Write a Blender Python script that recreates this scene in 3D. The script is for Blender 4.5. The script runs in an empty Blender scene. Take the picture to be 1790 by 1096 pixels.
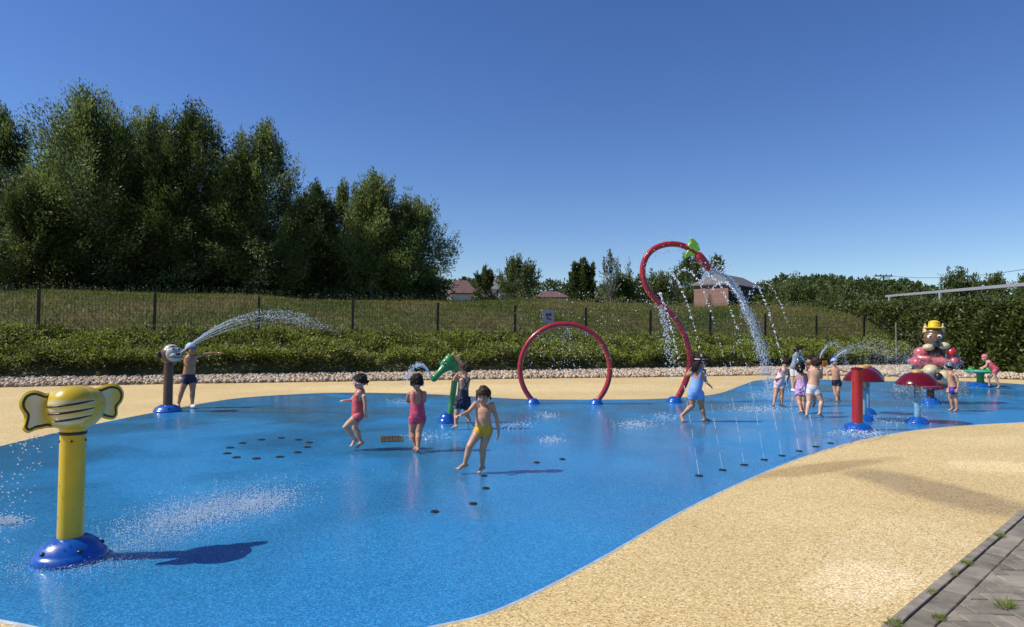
import bpy, bmesh, math, random
import numpy as np
from mathutils import Vector, Matrix, noise as mnoise

random.seed(7); rng = np.random.default_rng(7)
SC = bpy.context.scene
COL = SC.collection
R = math.radians

# ------------------------------------------------------------------ camera
F, CX, CY = 1150.0, 895.0, 548.0            # focal length and centre in photo pixels
CAM = np.array([0.0, 0.0, 1.55])
PITCH, ROLL = R(1.745), R(0.46)
_f = np.array([0, math.cos(PITCH), math.sin(PITCH)])
_r0 = np.array([1.0, 0, 0]); _u0 = np.array([0, -math.sin(PITCH), math.cos(PITCH)])
_r = math.cos(ROLL) * _r0 + math.sin(ROLL) * _u0
_u = -math.sin(ROLL) * _r0 + math.cos(ROLL) * _u0
cam = bpy.data.cameras.new('camera'); co = bpy.data.objects.new('camera', cam); COL.objects.link(co)
cam.sensor_width = 36.0; cam.lens = 36.0 * F / 1790.0
cam.clip_start = 0.05; cam.clip_end = 3000
co.matrix_world = Matrix(((_r[0], _u[0], -_f[0], CAM[0]), (_r[1], _u[1], -_f[1], CAM[1]),
                          (_r[2], _u[2], -_f[2], CAM[2]), (0, 0, 0, 1)))
SC.camera = co

# ------------------------------------------------------------------ light
SUN_EL = R(47.5); SUN_AZ = R(-98)             # azimuth from +Y towards +X: to the left and slightly behind
SUN_DIR = Vector((math.sin(SUN_AZ) * math.cos(SUN_EL), math.cos(SUN_AZ) * math.cos(SUN_EL), math.sin(SUN_EL)))
W = bpy.data.worlds.new('World'); SC.world = W; W.use_nodes = True
wn = W.node_tree.nodes; wl = W.node_tree.links
bg = wn['Background']
sky = wn.new('ShaderNodeTexSky'); sky.sky_type = 'NISHITA'; sky.sun_disc = False
sky.sun_elevation = SUN_EL; sky.sun_rotation = SUN_AZ
sky.air_density = 1.0; sky.dust_density = 0.0; sky.ozone_density = 5.0
hs = wn.new('ShaderNodeHueSaturation'); hs.inputs['Saturation'].default_value = 1.17; hs.inputs['Hue'].default_value = 0.513
wl.new(sky.outputs[0], hs.inputs['Color']); wl.new(hs.outputs[0], bg.inputs[0]); bg.inputs[1].default_value = 0.10
sl = bpy.data.lights.new('sun', 'SUN'); sl.energy = 4.2; sl.angle = R(0.5); sl.color = (1.0, 0.95, 0.87)
so = bpy.data.objects.new('sun', sl); COL.objects.link(so)
so.rotation_euler = SUN_DIR.to_track_quat('Z', 'Y').to_euler()
SC.view_settings.view_transform = 'Standard'; SC.view_settings.look = 'None'
SC.view_settings.exposure = 0.30; SC.view_settings.gamma = 1.0
SC.cycles.max_bounces = 8; SC.cycles.transparent_max_bounces = 8

# ------------------------------------------------------------------ layout helpers
def ray(px, py):
    return _f + (px - CX) / F * _r + (CY - py) / F * _u
def G(px, py, z=0.0):                       # point on the ground seen at a photo pixel
    d = ray(px, py); t = (z - CAM[2]) / d[2]
    return CAM + t * d
def P(px, py, Y):                           # point at depth Y
    d = ray(px, py); return CAM + d * (Y / d[1])
def V(p): return Vector((float(p[0]), float(p[1]), float(p[2])))

# ------------------------------------------------------------------ tags
def tag(o, label=None, cat=None, group=None, kind=None):
    if label: o['label'] = label
    if cat: o['category'] = cat
    if group: o['group'] = group
    if kind: o['kind'] = kind
    return o
def empty(name, loc, rz=0.0):
    o = bpy.data.objects.new(name, None); COL.objects.link(o)
    o.location = V(loc); o.rotation_euler = (0, 0, rz); o.empty_display_size = 0.1
    return o
def copy_tree(o, parent=None):
    c = o.copy(); COL.objects.link(c); c.parent = parent
    for ch in o.children: copy_tree(ch, c)
    return c

# ------------------------------------------------------------------ materials
def nodes(name):
    m = bpy.data.materials.new(name); m.use_nodes = True
    nt = m.node_tree; b = nt.nodes['Principled BSDF']
    return m, nt, b
def N(nt, t, **kw):
    n = nt.nodes.new(t)
    for k, v in kw.items(): setattr(n, k, v)
    return n
def ramp(nt, fac, stops):
    r = N(nt, 'ShaderNodeValToRGB'); e = r.color_ramp.elements
    while len(e) < len(stops): e.new(0.5)
    for i, (p, c) in enumerate(stops):
        e[i].position = p; e[i].color = (*c, 1) if len(c) == 3 else c
    nt.links.new(fac, r.inputs[0]); return r.outputs[0]
def paint(name, c, rough=0.35, var=0.12, scale=9, bump=0.0, bscale=60, coat=0.0, metal=0.0, spec=0.5, sss=0.0):
    m, nt, b = nodes(name)
    tc = N(nt, 'ShaderNodeTexCoord'); nz = N(nt, 'ShaderNodeTexNoise'); nz.inputs['Scale'].default_value = scale
    nz.inputs['Detail'].default_value = 6
    nt.links.new(tc.outputs['Object'], nz.inputs['Vector'])
    lo = tuple(x * (1 - var) for x in c); hi = tuple(min(1, x * (1 + var)) for x in c)
    nt.links.new(ramp(nt, nz.outputs[0], [(0.3, lo), (0.7, hi)]), b.inputs['Base Color'])
    b.inputs['Coat Weight'].default_value = coat
    nr_ = N(nt, 'ShaderNodeTexNoise'); nr_.inputs['Scale'].default_value = scale * 2.3; nr_.inputs['Detail'].default_value = 7; nt.links.new(tc.outputs['Object'], nr_.inputs['Vector'])
    mr_ = N(nt, 'ShaderNodeMapRange'); mr_.inputs['From Min'].default_value = 0.3; mr_.inputs['From Max'].default_value = 0.7
    mr_.inputs['To Min'].default_value = rough * 0.75; mr_.inputs['To Max'].default_value = min(1, rough * 1.5 + 0.04); nt.links.new(nr_.outputs[0], mr_.inputs['Value']); nt.links.new(mr_.outputs[0], b.inputs['Roughness'])
    b.inputs['Coat Roughness'].default_value = 0.08
    b.inputs['Metallic'].default_value = metal; b.inputs['Specular IOR Level'].default_value = spec
    if sss:
        b.inputs['Subsurface Weight'].default_value = sss; b.inputs['Subsurface Radius'].default_value = (0.012, 0.005, 0.003)
        b.inputs['Subsurface Scale'].default_value = 1.0
    if bump:
        n2 = N(nt, 'ShaderNodeTexNoise'); n2.inputs['Scale'].default_value = bscale
        nt.links.new(tc.outputs['Object'], n2.inputs['Vector'])
        bp = N(nt, 'ShaderNodeBump'); bp.inputs['Strength'].default_value = bump; bp.inputs['Distance'].default_value = 0.01
        nt.links.new(n2.outputs[0], bp.inputs['Height']); nt.links.new(bp.outputs[0], b.inputs['Normal'])
    return m
def leafmat(name, cols, trans=0.35, rough=0.5):
    m, nt, b = nodes(name)
    g = N(nt, 'ShaderNodeNewGeometry')
    st = [(i / max(1, len(cols) - 1), c) for i, c in enumerate(cols)]
    c = ramp(nt, g.outputs['Random Per Island'], st)
    nt.links.new(c, b.inputs['Base Color']); b.inputs['Roughness'].default_value = rough
    b.inputs['Specular IOR Level'].default_value = 0.3
    t = N(nt, 'ShaderNodeBsdfTranslucent'); nt.links.new(c, t.inputs[0])
    mx = N(nt, 'ShaderNodeMixShader'); mx.inputs[0].default_value = trans
    nt.links.new(b.outputs[0], mx.inputs[1]); nt.links.new(t.outputs[0], mx.inputs[2])
    nt.links.new(mx.outputs[0], nt.nodes['Material Output'].inputs[0])
    return m

def granule(name, cells, big, rough_lo, rough_hi, scale=130.0, masks=(), bump=0.35, wet_scale=0.35, amt=0.5):
    """poured rubber granules: small voronoi cells over slow variation, plus stains with a shape of their own"""
    m, nt, b = nodes(name); L = nt.links
    tc = N(nt, 'ShaderNodeTexCoord')
    vo = N(nt, 'ShaderNodeTexVoronoi'); vo.inputs['Scale'].default_value = scale
    L.new(tc.outputs['Object'], vo.inputs['Vector'])
    sep = N(nt, 'ShaderNodeSeparateColor'); L.new(vo.outputs['Color'], sep.inputs[0])
    c = ramp(nt, sep.outputs[0], cells)
    nz = N(nt, 'ShaderNodeTexNoise'); nz.inputs['Scale'].default_value = 0.55; nz.inputs['Detail'].default_value = 8
    nz.inputs['Roughness'].default_value = 0.65
    L.new(tc.outputs['Object'], nz.inputs['Vector'])
    c2 = ramp(nt, nz.outputs[0], big)
    mx = N(nt, 'ShaderNodeMix', data_type='RGBA', blend_type='MULTIPLY'); mx.inputs[0].default_value = 1.0
    L.new(c, mx.inputs[6]); L.new(c2, mx.inputs[7]); out = mx.outputs[2]
    warp = N(nt, 'ShaderNodeTexNoise'); warp.inputs['Scale'].default_value = 1.3; warp.inputs['Detail'].default_value = 5
    L.new(tc.outputs['Object'], warp.inputs['Vector'])
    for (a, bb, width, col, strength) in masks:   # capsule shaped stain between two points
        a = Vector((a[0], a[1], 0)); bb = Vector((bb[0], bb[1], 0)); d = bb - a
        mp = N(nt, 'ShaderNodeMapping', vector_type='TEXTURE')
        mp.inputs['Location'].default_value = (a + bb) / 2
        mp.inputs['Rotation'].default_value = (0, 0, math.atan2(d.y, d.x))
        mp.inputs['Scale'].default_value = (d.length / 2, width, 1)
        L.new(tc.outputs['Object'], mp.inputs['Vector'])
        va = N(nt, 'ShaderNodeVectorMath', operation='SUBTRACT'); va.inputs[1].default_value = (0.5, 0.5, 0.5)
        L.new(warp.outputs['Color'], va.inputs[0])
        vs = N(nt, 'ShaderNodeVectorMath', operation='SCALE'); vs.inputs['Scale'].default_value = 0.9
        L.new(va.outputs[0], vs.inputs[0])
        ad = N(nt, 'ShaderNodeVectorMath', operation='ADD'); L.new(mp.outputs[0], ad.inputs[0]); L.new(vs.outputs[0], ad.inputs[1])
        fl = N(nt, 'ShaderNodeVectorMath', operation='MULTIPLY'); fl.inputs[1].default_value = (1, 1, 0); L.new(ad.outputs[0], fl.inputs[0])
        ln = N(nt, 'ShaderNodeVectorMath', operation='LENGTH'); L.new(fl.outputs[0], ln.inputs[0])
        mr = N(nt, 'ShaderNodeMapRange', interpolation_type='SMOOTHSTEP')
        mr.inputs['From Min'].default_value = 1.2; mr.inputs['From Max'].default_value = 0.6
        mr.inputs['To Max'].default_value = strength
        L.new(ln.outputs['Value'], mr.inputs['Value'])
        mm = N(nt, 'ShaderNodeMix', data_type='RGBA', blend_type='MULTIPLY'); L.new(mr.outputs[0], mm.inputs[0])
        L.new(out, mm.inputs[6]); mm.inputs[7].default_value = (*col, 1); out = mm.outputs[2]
    for sc_d, lo_, hi_, am_ in ((7.0, 0.66, 0.74, 0.72), (2.2, 0.60, 0.75, 0.86)):
        nd_ = N(nt, 'ShaderNodeTexNoise'); nd_.inputs['Scale'].default_value = sc_d; nd_.inputs['Detail'].default_value = 9; nd_.inputs['Roughness'].default_value = 0.7
        L.new(tc.outputs['Object'], nd_.inputs['Vector'])
        mm = N(nt, 'ShaderNodeMix', data_type='RGBA', blend_type='MULTIPLY'); mm.inputs[0].default_value = 1.0; L.new(out, mm.inputs[6])
        L.new(ramp(nt, nd_.outputs[0], [(lo_, (1, 1, 1)), (hi_, (am_, am_, am_ * 1.02))]), mm.inputs[7]); out = mm.outputs[2]
    L.new(out, b.inputs['Base Color'])
    n3 = N(nt, 'ShaderNodeTexNoise'); n3.inputs['Scale'].default_value = wet_scale; n3.inputs['Detail'].default_value = 7
    L.new(tc.outputs['Object'], n3.inputs['Vector'])
    mr = N(nt, 'ShaderNodeMapRange'); mr.inputs['From Min'].default_value = 0.44; mr.inputs['From Max'].default_value = 0.58
    mr.inputs['To Min'].default_value = rough_lo; mr.inputs['To Max'].default_value = rough_hi
    L.new(n3.outputs[0], mr.inputs['Value']); L.new(mr.outputs[0], b.inputs['Roughness'])
    bp = N(nt, 'ShaderNodeBump'); bp.inputs['Strength'].default_value = bump; bp.inputs['Distance'].default_value = 0.004
    L.new(vo.outputs['Distance'], bp.inputs['Height']); L.new(bp.outputs[0], b.inputs['Normal'])
    return m

# ------------------------------------------------------------------ mesh helpers
def np_mesh(name, verts, faces, mat, smooth=False, parent=None, link=True, loc=None, midx=None):
    """verts (n,3), faces (m,k) arrays"""
    verts = np.asarray(verts, np.float32); faces = np.asarray(faces, np.int32)
    me = bpy.data.meshes.new(name)
    me.vertices.add(len(verts)); me.vertices.foreach_set('co', verts.ravel())
    k = faces.shape[1]
    me.loops.add(faces.size); me.loops.foreach_set('vertex_index', faces.ravel())
    me.polygons.add(len(faces))
    me.polygons.foreach_set('loop_start', np.arange(0, faces.size, k, dtype=np.int32))
    me.polygons.foreach_set('loop_total', np.full(len(faces), k, np.int32))
    if smooth: me.polygons.foreach_set('use_smooth', np.ones(len(faces), bool))
    me.update(calc_edges=True)
    for m in (mat if isinstance(mat, (list, tuple)) else [mat]): me.materials.append(m)
    if midx is not None: me.polygons.foreach_set('material_index', np.asarray(midx, np.int32))
    o = bpy.data.objects.new(name, me)
    if link: COL.objects.link(o)
    if parent: o.parent = parent
    if loc is not None: o.location = V(loc)
    return o
def frame_from(d):
    d = Vector(d).normalized()
    a = Vector((0, 0, 1)) if abs(d.z) < 0.9 else Vector((1, 0, 0))
    s = d.cross(a).normalized(); u = s.cross(d).normalized()
    return d, s, u
def catmull(pts, n=6, closed=False):
    pts = [Vector(p) for p in pts]; out = []; m = len(pts)
    rngi = range(m if closed else m - 1)
    for i in rngi:
        if closed: p0, p1, p2, p3 = pts[(i - 1) % m], pts[i], pts[(i + 1) % m], pts[(i + 2) % m]
        else: p0, p1, p2, p3 = pts[max(i - 1, 0)], pts[i], pts[i + 1], pts[min(i + 2, m - 1)]
        for k in range(n):
            t = k / n
            out.append(0.5 * ((2 * p1) + (-p0 + p2) * t + (2 * p0 - 5 * p1 + 4 * p2 - p3) * t * t + (-p0 + 3 * p1 - 3 * p2 + p3) * t ** 3))
    if not closed: out.append(pts[-1])
    return out
class MB:
    def __init__(s): s.v = []; s.f = []; s.mi = []; s.cur = 0
    def add(s, vs, fs):
        o = len(s.v); s.v += [tuple(x) for x in vs]
        for f in fs: s.f.append(tuple(i + o for i in f)); s.mi.append(s.cur)
    def loft(s, rings, cap=True):
        n = len(rings[0]); vs = [p for r in rings for p in r]; fs = []
        for i in range(len(rings) - 1):
            for j in range(n):
                a = i * n + j; b = i * n + (j + 1) % n
                fs.append((a, b, b + n, a + n))
        if cap:
            fs.append(tuple(reversed(range(n)))); fs.append(tuple(range((len(rings) - 1) * n, len(rings) * n)))
        s.add(vs, fs)
    def tube(s, pts, rad, n=12, round_ends=False, closed=False):
        pts = [Vector(p) for p in pts]
        if not isinstance(rad, (list, tuple)): rad = [rad] * len(pts)
        rad = list(rad)
        if round_ends:
            d0 = (pts[0] - pts[1]).normalized(); d1 = (pts[-1] - pts[-2]).normalized()
            a = [(pts[0] + d0 * rad[0] * math.sin(t), rad[0] * math.cos(t)) for t in (1.4, 0.95, 0.5)]
            z = [(pts[-1] + d1 * rad[-1] * math.sin(t), rad[-1] * math.cos(t)) for t in (0.5, 0.95, 1.4)]
            pts = [p for p, _ in a] + pts + [p for p, _ in z]; rad = [r for _, r in a] + rad + [r for _, r in z]
        d, sd, up = frame_from(pts[1] - pts[0]); rings = []
        m = len(pts)
        for i, p in enumerate(pts):
            if closed: t = (pts[(i + 1) % m] - pts[i - 1]).normalized()
            else: t = (pts[min(i + 1, m - 1)] - pts[max(i - 1, 0)]).normalized()
            sd = (sd - t * sd.dot(t)).normalized(); up = t.cross(sd)
            rings.append([p + (sd * math.cos(2 * math.pi * j / n) + up * math.sin(2 * math.pi * j / n)) * rad[i] for j in range(n)])
        if closed: rings.append(rings[0]); s.loft(rings, cap=False)
        else: s.loft(rings)
    def ell(s, c, r, ax=None, nu=16, nv=10):
        c = Vector(c)
        if not isinstance(r, (list, tuple)): r = (r, r, r)
        ax = ax or (Vector((1, 0, 0)), Vector((0, 1, 0)), Vector((0, 0, 1)))
        vs = []; fs = []
        for i in range(1, nv):
            th = math.pi * i / nv
            for j in range(nu):
                ph = 2 * math.pi * j / nu
                vs.append(c + ax[0] * (r[0] * math.sin(th) * math.cos(ph)) + ax[1] * (r[1] * math.sin(th) * math.sin(ph)) + ax[2] * (r[2] * math.cos(th)))
        t = len(vs); vs.append(c + ax[2] * r[2]); vs.append(c - ax[2] * r[2])
        for i in range(nv - 2):
            for j in range(nu):
                a = i * nu + j; b = i * nu + (j + 1) % nu
                fs.append((a, a + nu, b + nu, b))
        for j in range(nu):
            fs.append((t, j, (j + 1) % nu)); k = (nv - 2) * nu
            fs.append((t + 1, k + (j + 1) % nu, k + j))
        s.add(vs, fs)
    def lathe(s, prof, c=(0, 0, 0), n=28, sx=1.0, sy=1.0):
        c = Vector(c); rings = []
        for r, z in prof:
            r = max(r, 1e-4)
            rings.append([c + Vector((r * sx * math.cos(2 * math.pi * j / n), r * sy * math.sin(2 * math.pi * j / n), z)) for j in range(n)])
        s.loft(rings)
    def box(s, c, h, ax=None):
        c = Vector(c); ax = ax or (Vector((1, 0, 0)), Vector((0, 1, 0)), Vector((0, 0, 1)))
        vs = [c + ax[0] * (h[0] * a) + ax[1] * (h[1] * b) + ax[2] * (h[2] * d) for a in (-1, 1) for b in (-1, 1) for d in (-1, 1)]
        s.add(vs, [(0, 1, 3, 2), (4, 6, 7, 5), (0, 4, 5, 1), (2, 3, 7, 6), (0, 2, 6, 4), (1, 5, 7, 3)])
    def prism(s, outline, thick, o, ax, ay, n):
        """outline: 2-D points on axes ax, ay about o; extruded +-thick/2 along n, edges softened"""
        o = Vector(o); ax = Vector(ax); ay = Vector(ay); n = Vector(n)
        cx = sum(p[0] for p in outline) / len(outline); cy = sum(p[1] for p in outline) / len(outline)
        e = min(0.012, thick * 0.4)
        def ring(k, z):
            out = []
            for x, y in outline:
                dx, dy = x - cx, y - cy; l = math.hypot(dx, dy) or 1; q = max(0, 1 - k / l)
                out.append(o + ax * (cx + dx * q) + ay * (cy + dy * q) + n * z)
            return out
        s.loft([ring(e, -thick / 2), ring(0, -thick / 2 + e), ring(0, thick / 2 - e), ring(e, thick / 2)])
    def build(s, name, mat, parent=None, smooth=True, loc=None, angle=None):
        me = bpy.data.meshes.new(name); me.from_pydata(s.v, [], s.f); me.update()
        for m in (mat if isinstance(mat, (list, tuple)) else [mat]): me.materials.append(m)
        bm = bmesh.new(); bm.from_mesh(me)
        bmesh.ops.recalc_face_normals(bm, faces=bm.faces); bm.to_mesh(me); bm.free()
        if s.cur or any(s.mi): me.polygons.foreach_set('material_index', s.mi)
        if smooth:
            me.polygons.foreach_set('use_smooth', [True] * len(me.polygons))
            try: me.set_sharp_from_angle(angle=R(angle or 50))
            except Exception: pass
        o = bpy.data.objects.new(name, me); COL.objects.link(o)
        if parent: o.parent = parent
        if loc is not None: o.location = V(loc)
        return o
def sheet(name, pts, z, mat, sub=None):
    me = bpy.data.meshes.new(name); me.from_pydata([(p[0], p[1], z) for p in pts], [], [tuple(range(len(pts)))])
    bm = bmesh.new(); bm.from_mesh(me)
    bm.normal_update()
    for f in bm.faces:
        if f.normal.z < 0: f.normal_flip()
    bmesh.ops.triangulate(bm, faces=bm.faces[:]); bm.to_mesh(me); bm.free()
    me.materials.append(mat); o = bpy.data.objects.new(name, me); COL.objects.link(o)
    return o
def unit(a): return a / np.maximum(np.linalg.norm(a, axis=-1, keepdims=True), 1e-9)
def leaf_arrays(p, d, L, Wd, up=None):
    """one diamond quad per leaf; p base, d direction, L length, Wd width"""
    n = len(p); d = unit(d); r = unit(rng.normal(size=(n, 3)))
    if up is not None: r = unit(r * 0.55 + up)
    s = unit(np.cross(d, r)); nn = np.cross(s, d)
    L = np.broadcast_to(L, (n,))[:, None]; Wd = np.broadcast_to(Wd, (n,))[:, None]
    mid = p + d * L * 0.45 + nn * L * 0.06
    v = np.stack([p, mid + s * Wd / 2, p + d * L, mid - s * Wd / 2], 1).reshape(-1, 3)
    f = np.arange(4 * n).reshape(n, 4)
    return v, f
_t = (1 + 5 ** 0.5) / 2
ICO_V = unit(np.array([(-1, _t, 0), (1, _t, 0), (-1, -_t, 0), (1, -_t, 0), (0, -1, _t), (0, 1, _t), (0, -1, -_t), (0, 1, -_t), (_t, 0, -1), (_t, 0, 1), (-_t, 0, -1), (-_t, 0, 1)], float))
ICO_F = np.array([(0, 11, 5), (0, 5, 1), (0, 1, 7), (0, 7, 10), (0, 10, 11), (1, 5, 9), (5, 11, 4), (11, 10, 2), (10, 7, 6), (7, 1, 8), (3, 9, 4), (3, 4, 2), (3, 2, 6), (3, 6, 8), (3, 8, 9), (4, 9, 5), (2, 4, 11), (6, 2, 10), (8, 6, 7), (9, 8, 1)])
def blobs(pts, rad, dirs=None, stretch=1.0, squash=1.0):
    """icosahedral drops: radius per point, stretched along dirs or squashed in z"""
    pts = np.asarray(pts, float); n = len(pts); rad = np.broadcast_to(rad, (n,))
    b = np.repeat(ICO_V[None], n, 0)
    if dirs is not None:
        d = unit(np.asarray(dirs, float)); k = (b * d[:, None, :]).sum(-1, keepdims=True)
        b = b + d[:, None, :] * k * (np.broadcast_to(stretch, (n,))[:, None, None] - 1)
    if squash != 1.0: b = b * np.array([1, 1, squash])
    v = pts[:, None, :] + b * rad[:, None, None]
    f = ICO_F[None] + (np.arange(n) * 12)[:, None, None]
    return v.reshape(-1, 3), f.reshape(-1, 3)

# ------------------------------------------------------------------ shared materials
BLUEPAD = granule('blue_rubber', [(0.0, (0.014, 0.140, 0.33)), (0.55, (0.026, 0.220, 0.46)), (1.0, (0.060, 0.35, 0.64))],
                  [(0.28, (0.78, 0.85, 0.9)), (0.55, (1.0, 1.0, 1.0)), (0.75, (1.25, 1.12, 1.05))], 0.07, 0.40, scale=115, bump=0.28)
def film(m, lo, hi):                         # a broken film of water lying on the rubber
    nt = m.node_tree; b = nt.nodes['Principled BSDF']; tc = N(nt, 'ShaderNodeTexCoord'); n_ = N(nt, 'ShaderNodeTexNoise'); n_.inputs['Scale'].default_value = 0.42
    n_.inputs['Detail'].default_value = 6; n_.inputs['Distortion'].default_value = 0.8; nt.links.new(tc.outputs['Object'], n_.inputs['Vector'])
    r_ = N(nt, 'ShaderNodeMapRange'); r_.inputs['From Min'].default_value = 0.42; r_.inputs['From Max'].default_value = 0.56; r_.inputs['To Min'].default_value = hi; r_.inputs['To Max'].default_value = lo
    nt.links.new(n_.outputs[0], r_.inputs['Value']); nt.links.new(r_.outputs[0], b.inputs['Coat Weight']); b.inputs['Coat Roughness'].default_value = 0.13; b.inputs['Coat IOR'].default_value = 1.4
    w_ = N(nt, 'ShaderNodeTexNoise'); w_.inputs['Scale'].default_value = 9.0; w_.inputs['Detail'].default_value = 4; nt.links.new(tc.outputs['Object'], w_.inputs['Vector'])
    bp = N(nt, 'ShaderNodeBump'); bp.inputs['Strength'].default_value = 0.25; bp.inputs['Distance'].default_value = 0.006; nt.links.new(w_.outputs[0], bp.inputs['Height']); nt.links.new(bp.outputs[0], b.inputs['Coat Normal'])
film(BLUEPAD, 0.12, 0.75)
SANDMAT = None   # made below with its stains
BASEBLUE = paint('blue_gloss', (0.004, 0.085, 0.38), 0.24, 0.18, scale=5, coat=0.4)
YELLOW = paint('yellow_gelcoat', (0.62, 0.43, 0.012), 0.28, 0.08, coat=0.4, bump=0.05, bscale=25)
BLACK = paint('black_paint', (0.012, 0.012, 0.012), 0.35)
RED = paint('red_gloss', (0.36, 0.012, 0.016), 0.25, 0.12, coat=0.5)
CAPRED = paint('dark_red_gloss', (0.115, 0.004, 0.008), 0.16, 0.15, coat=0.35, spec=0.4)
GREENP = paint('green_gloss', (0.035, 0.26, 0.05), 0.3, 0.18, coat=0.4)
LIME = paint('lime_gloss', (0.22, 0.52, 0.02), 0.3, 0.1, coat=0.4)
BROWN = paint('brown_gelcoat', (0.085, 0.040, 0.022), 0.35, 0.15, coat=0.2)
CREAM = paint('cream_gelcoat', (0.60, 0.50, 0.28), 0.3, 0.12, coat=0.3)
GREYW = paint('grey_white_gelcoat', (0.42, 0.40, 0.35), 0.35, 0.2, coat=0.2)
WHITEP = paint('white_paint', (0.75, 0.75, 0.72), 0.35, 0.05)
PINKP = paint('pink_gloss', (0.52, 0.11, 0.12), 0.2, 0.2, coat=0.7)
TANP = paint('tan_gelcoat', (0.50, 0.30, 0.11), 0.4, 0.2)
PALEBLUE = paint('pale_blue_paint', (0.16, 0.36, 0.50), 0.3, 0.1, coat=0.4)
STEEL = paint('brushed_steel', (0.25, 0.26, 0.27), 0.35, 0.1, metal=0.9)
GREYP = paint('galvanised_grey', (0.30, 0.31, 0.32), 0.5, 0.12)
FENCEM = paint('dark_green_fence', (0.008, 0.012, 0.010), 0.5)
WIREM = paint('fence_wire', (0.022, 0.030, 0.022), 0.55)
BARK = paint('bark', (0.055, 0.042, 0.03), 0.9, 0.4, scale=6, bump=0.6, bscale=14)
PALEBARK = paint('pale_bark', (0.20, 0.18, 0.15), 0.9, 0.3, scale=6, bump=0.5, bscale=14)
m_, nt_, b_ = nodes('water_drops'); WATER = m_
b_.inputs['Base Color'].default_value = (0.93, 0.96, 1.0, 1); b_.inputs['Roughness'].default_value = 0.08
b_.inputs['IOR'].default_value = 1.33; b_.inputs['Transmission Weight'].default_value = 0.42
nz_ = N(nt_, 'ShaderNodeTexNoise'); nz_.inputs['Scale'].default_value = 40
nt_.links.new(ramp(nt_, nz_.outputs[0], [(0.35, (0.78, 0.87, 0.94)), (0.65, (0.96, 0.98, 1.0))]), b_.inputs['Base Color'])

# ================================================================== ground and terrain
D2 = np.array([0.928, 0.372]); D2 = D2 / np.linalg.norm(D2); N2 = np.array([-D2[1], D2[0]])
F0 = np.array([-16.2, 22.5]); STEP = 3.52           # fence: first post, direction, post spacing
def sq(s, q): return F0 + D2 * s + N2 * q
def to_sq(x, y):
    d = np.array([x, y]) - F0; return d @ D2, d @ N2
def sstep(a, b, x):
    t = np.clip((x - a) / (b - a), 0, 1); return t * t * (3 - 2 * t)
QG = -2.1                                           # foot of the planted slope
def base_z(s): return 1.41 - 0.0045 * s
def terr(s, q):
    s = np.asarray(s, float); q = np.asarray(q, float)
    b = base_z(s); c = 3.10 + 0.0068 * s
    z = np.where(q < 0, b * sstep(QG - 0.5, 0.6, q) / sstep(QG - 0.5, 0.6, 0.0), b + (c - b) * np.sin(np.clip(q / 7.5, 0, 1) * math.pi / 2))
    z = z * (1 - sstep(41.5, 51, s) * (1 - sstep(30, 70, q)))
    z = z - 0.7 * sstep(9, 26, q) + 7.0 * sstep(45, 260, q)
    return z + 0.10 * np.sin(s * 0.31 + 1.0) * sstep(2, 7, q) + 0.05 * np.sin(s * 0.83 + q * 0.4) * sstep(1, 6, q)
def tz(x, y):
    s, q = to_sq(x, y); return float(terr(s, q)) if q > QG else 0.0

SOILGRASS = paint('grass_soil', (0.085, 0.085, 0.026), 0.95, 0.55, scale=1.2, bump=0.8, bscale=8)
EARTH = paint('far_ground', (0.06, 0.075, 0.025), 0.95, 0.4, scale=0.3)
g = sheet('ground', [(-900, -900), (900, -900), (900, 1500), (-900, 1500)], -0.08, EARTH); tag(g, kind='structure')
ss = np.concatenate([np.linspace(-260, -24, 24), np.linspace(-20, 62, 130), np.linspace(70, 420, 30)])
qs = np.concatenate([np.linspace(QG, 12, 50), np.linspace(13, 45, 22), np.linspace(52, 420, 26)])
S_, Q_ = np.meshgrid(ss, qs, indexing='ij'); Zt = terr(S_, Q_)
XY = F0 + S_[..., None] * D2 + Q_[..., None] * N2
tv = np.concatenate([XY, Zt[..., None]], -1).reshape(-1, 3)
ni, nj = S_.shape; idx = np.arange(ni * nj).reshape(ni, nj)
tf = np.stack([idx[:-1, :-1], idx[1:, :-1], idx[1:, 1:], idx[:-1, 1:]], -1).reshape(-1, 4)
tag(np_mesh('hill', tv, tf, SOILGRASS, smooth=True), kind='structure')

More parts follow.
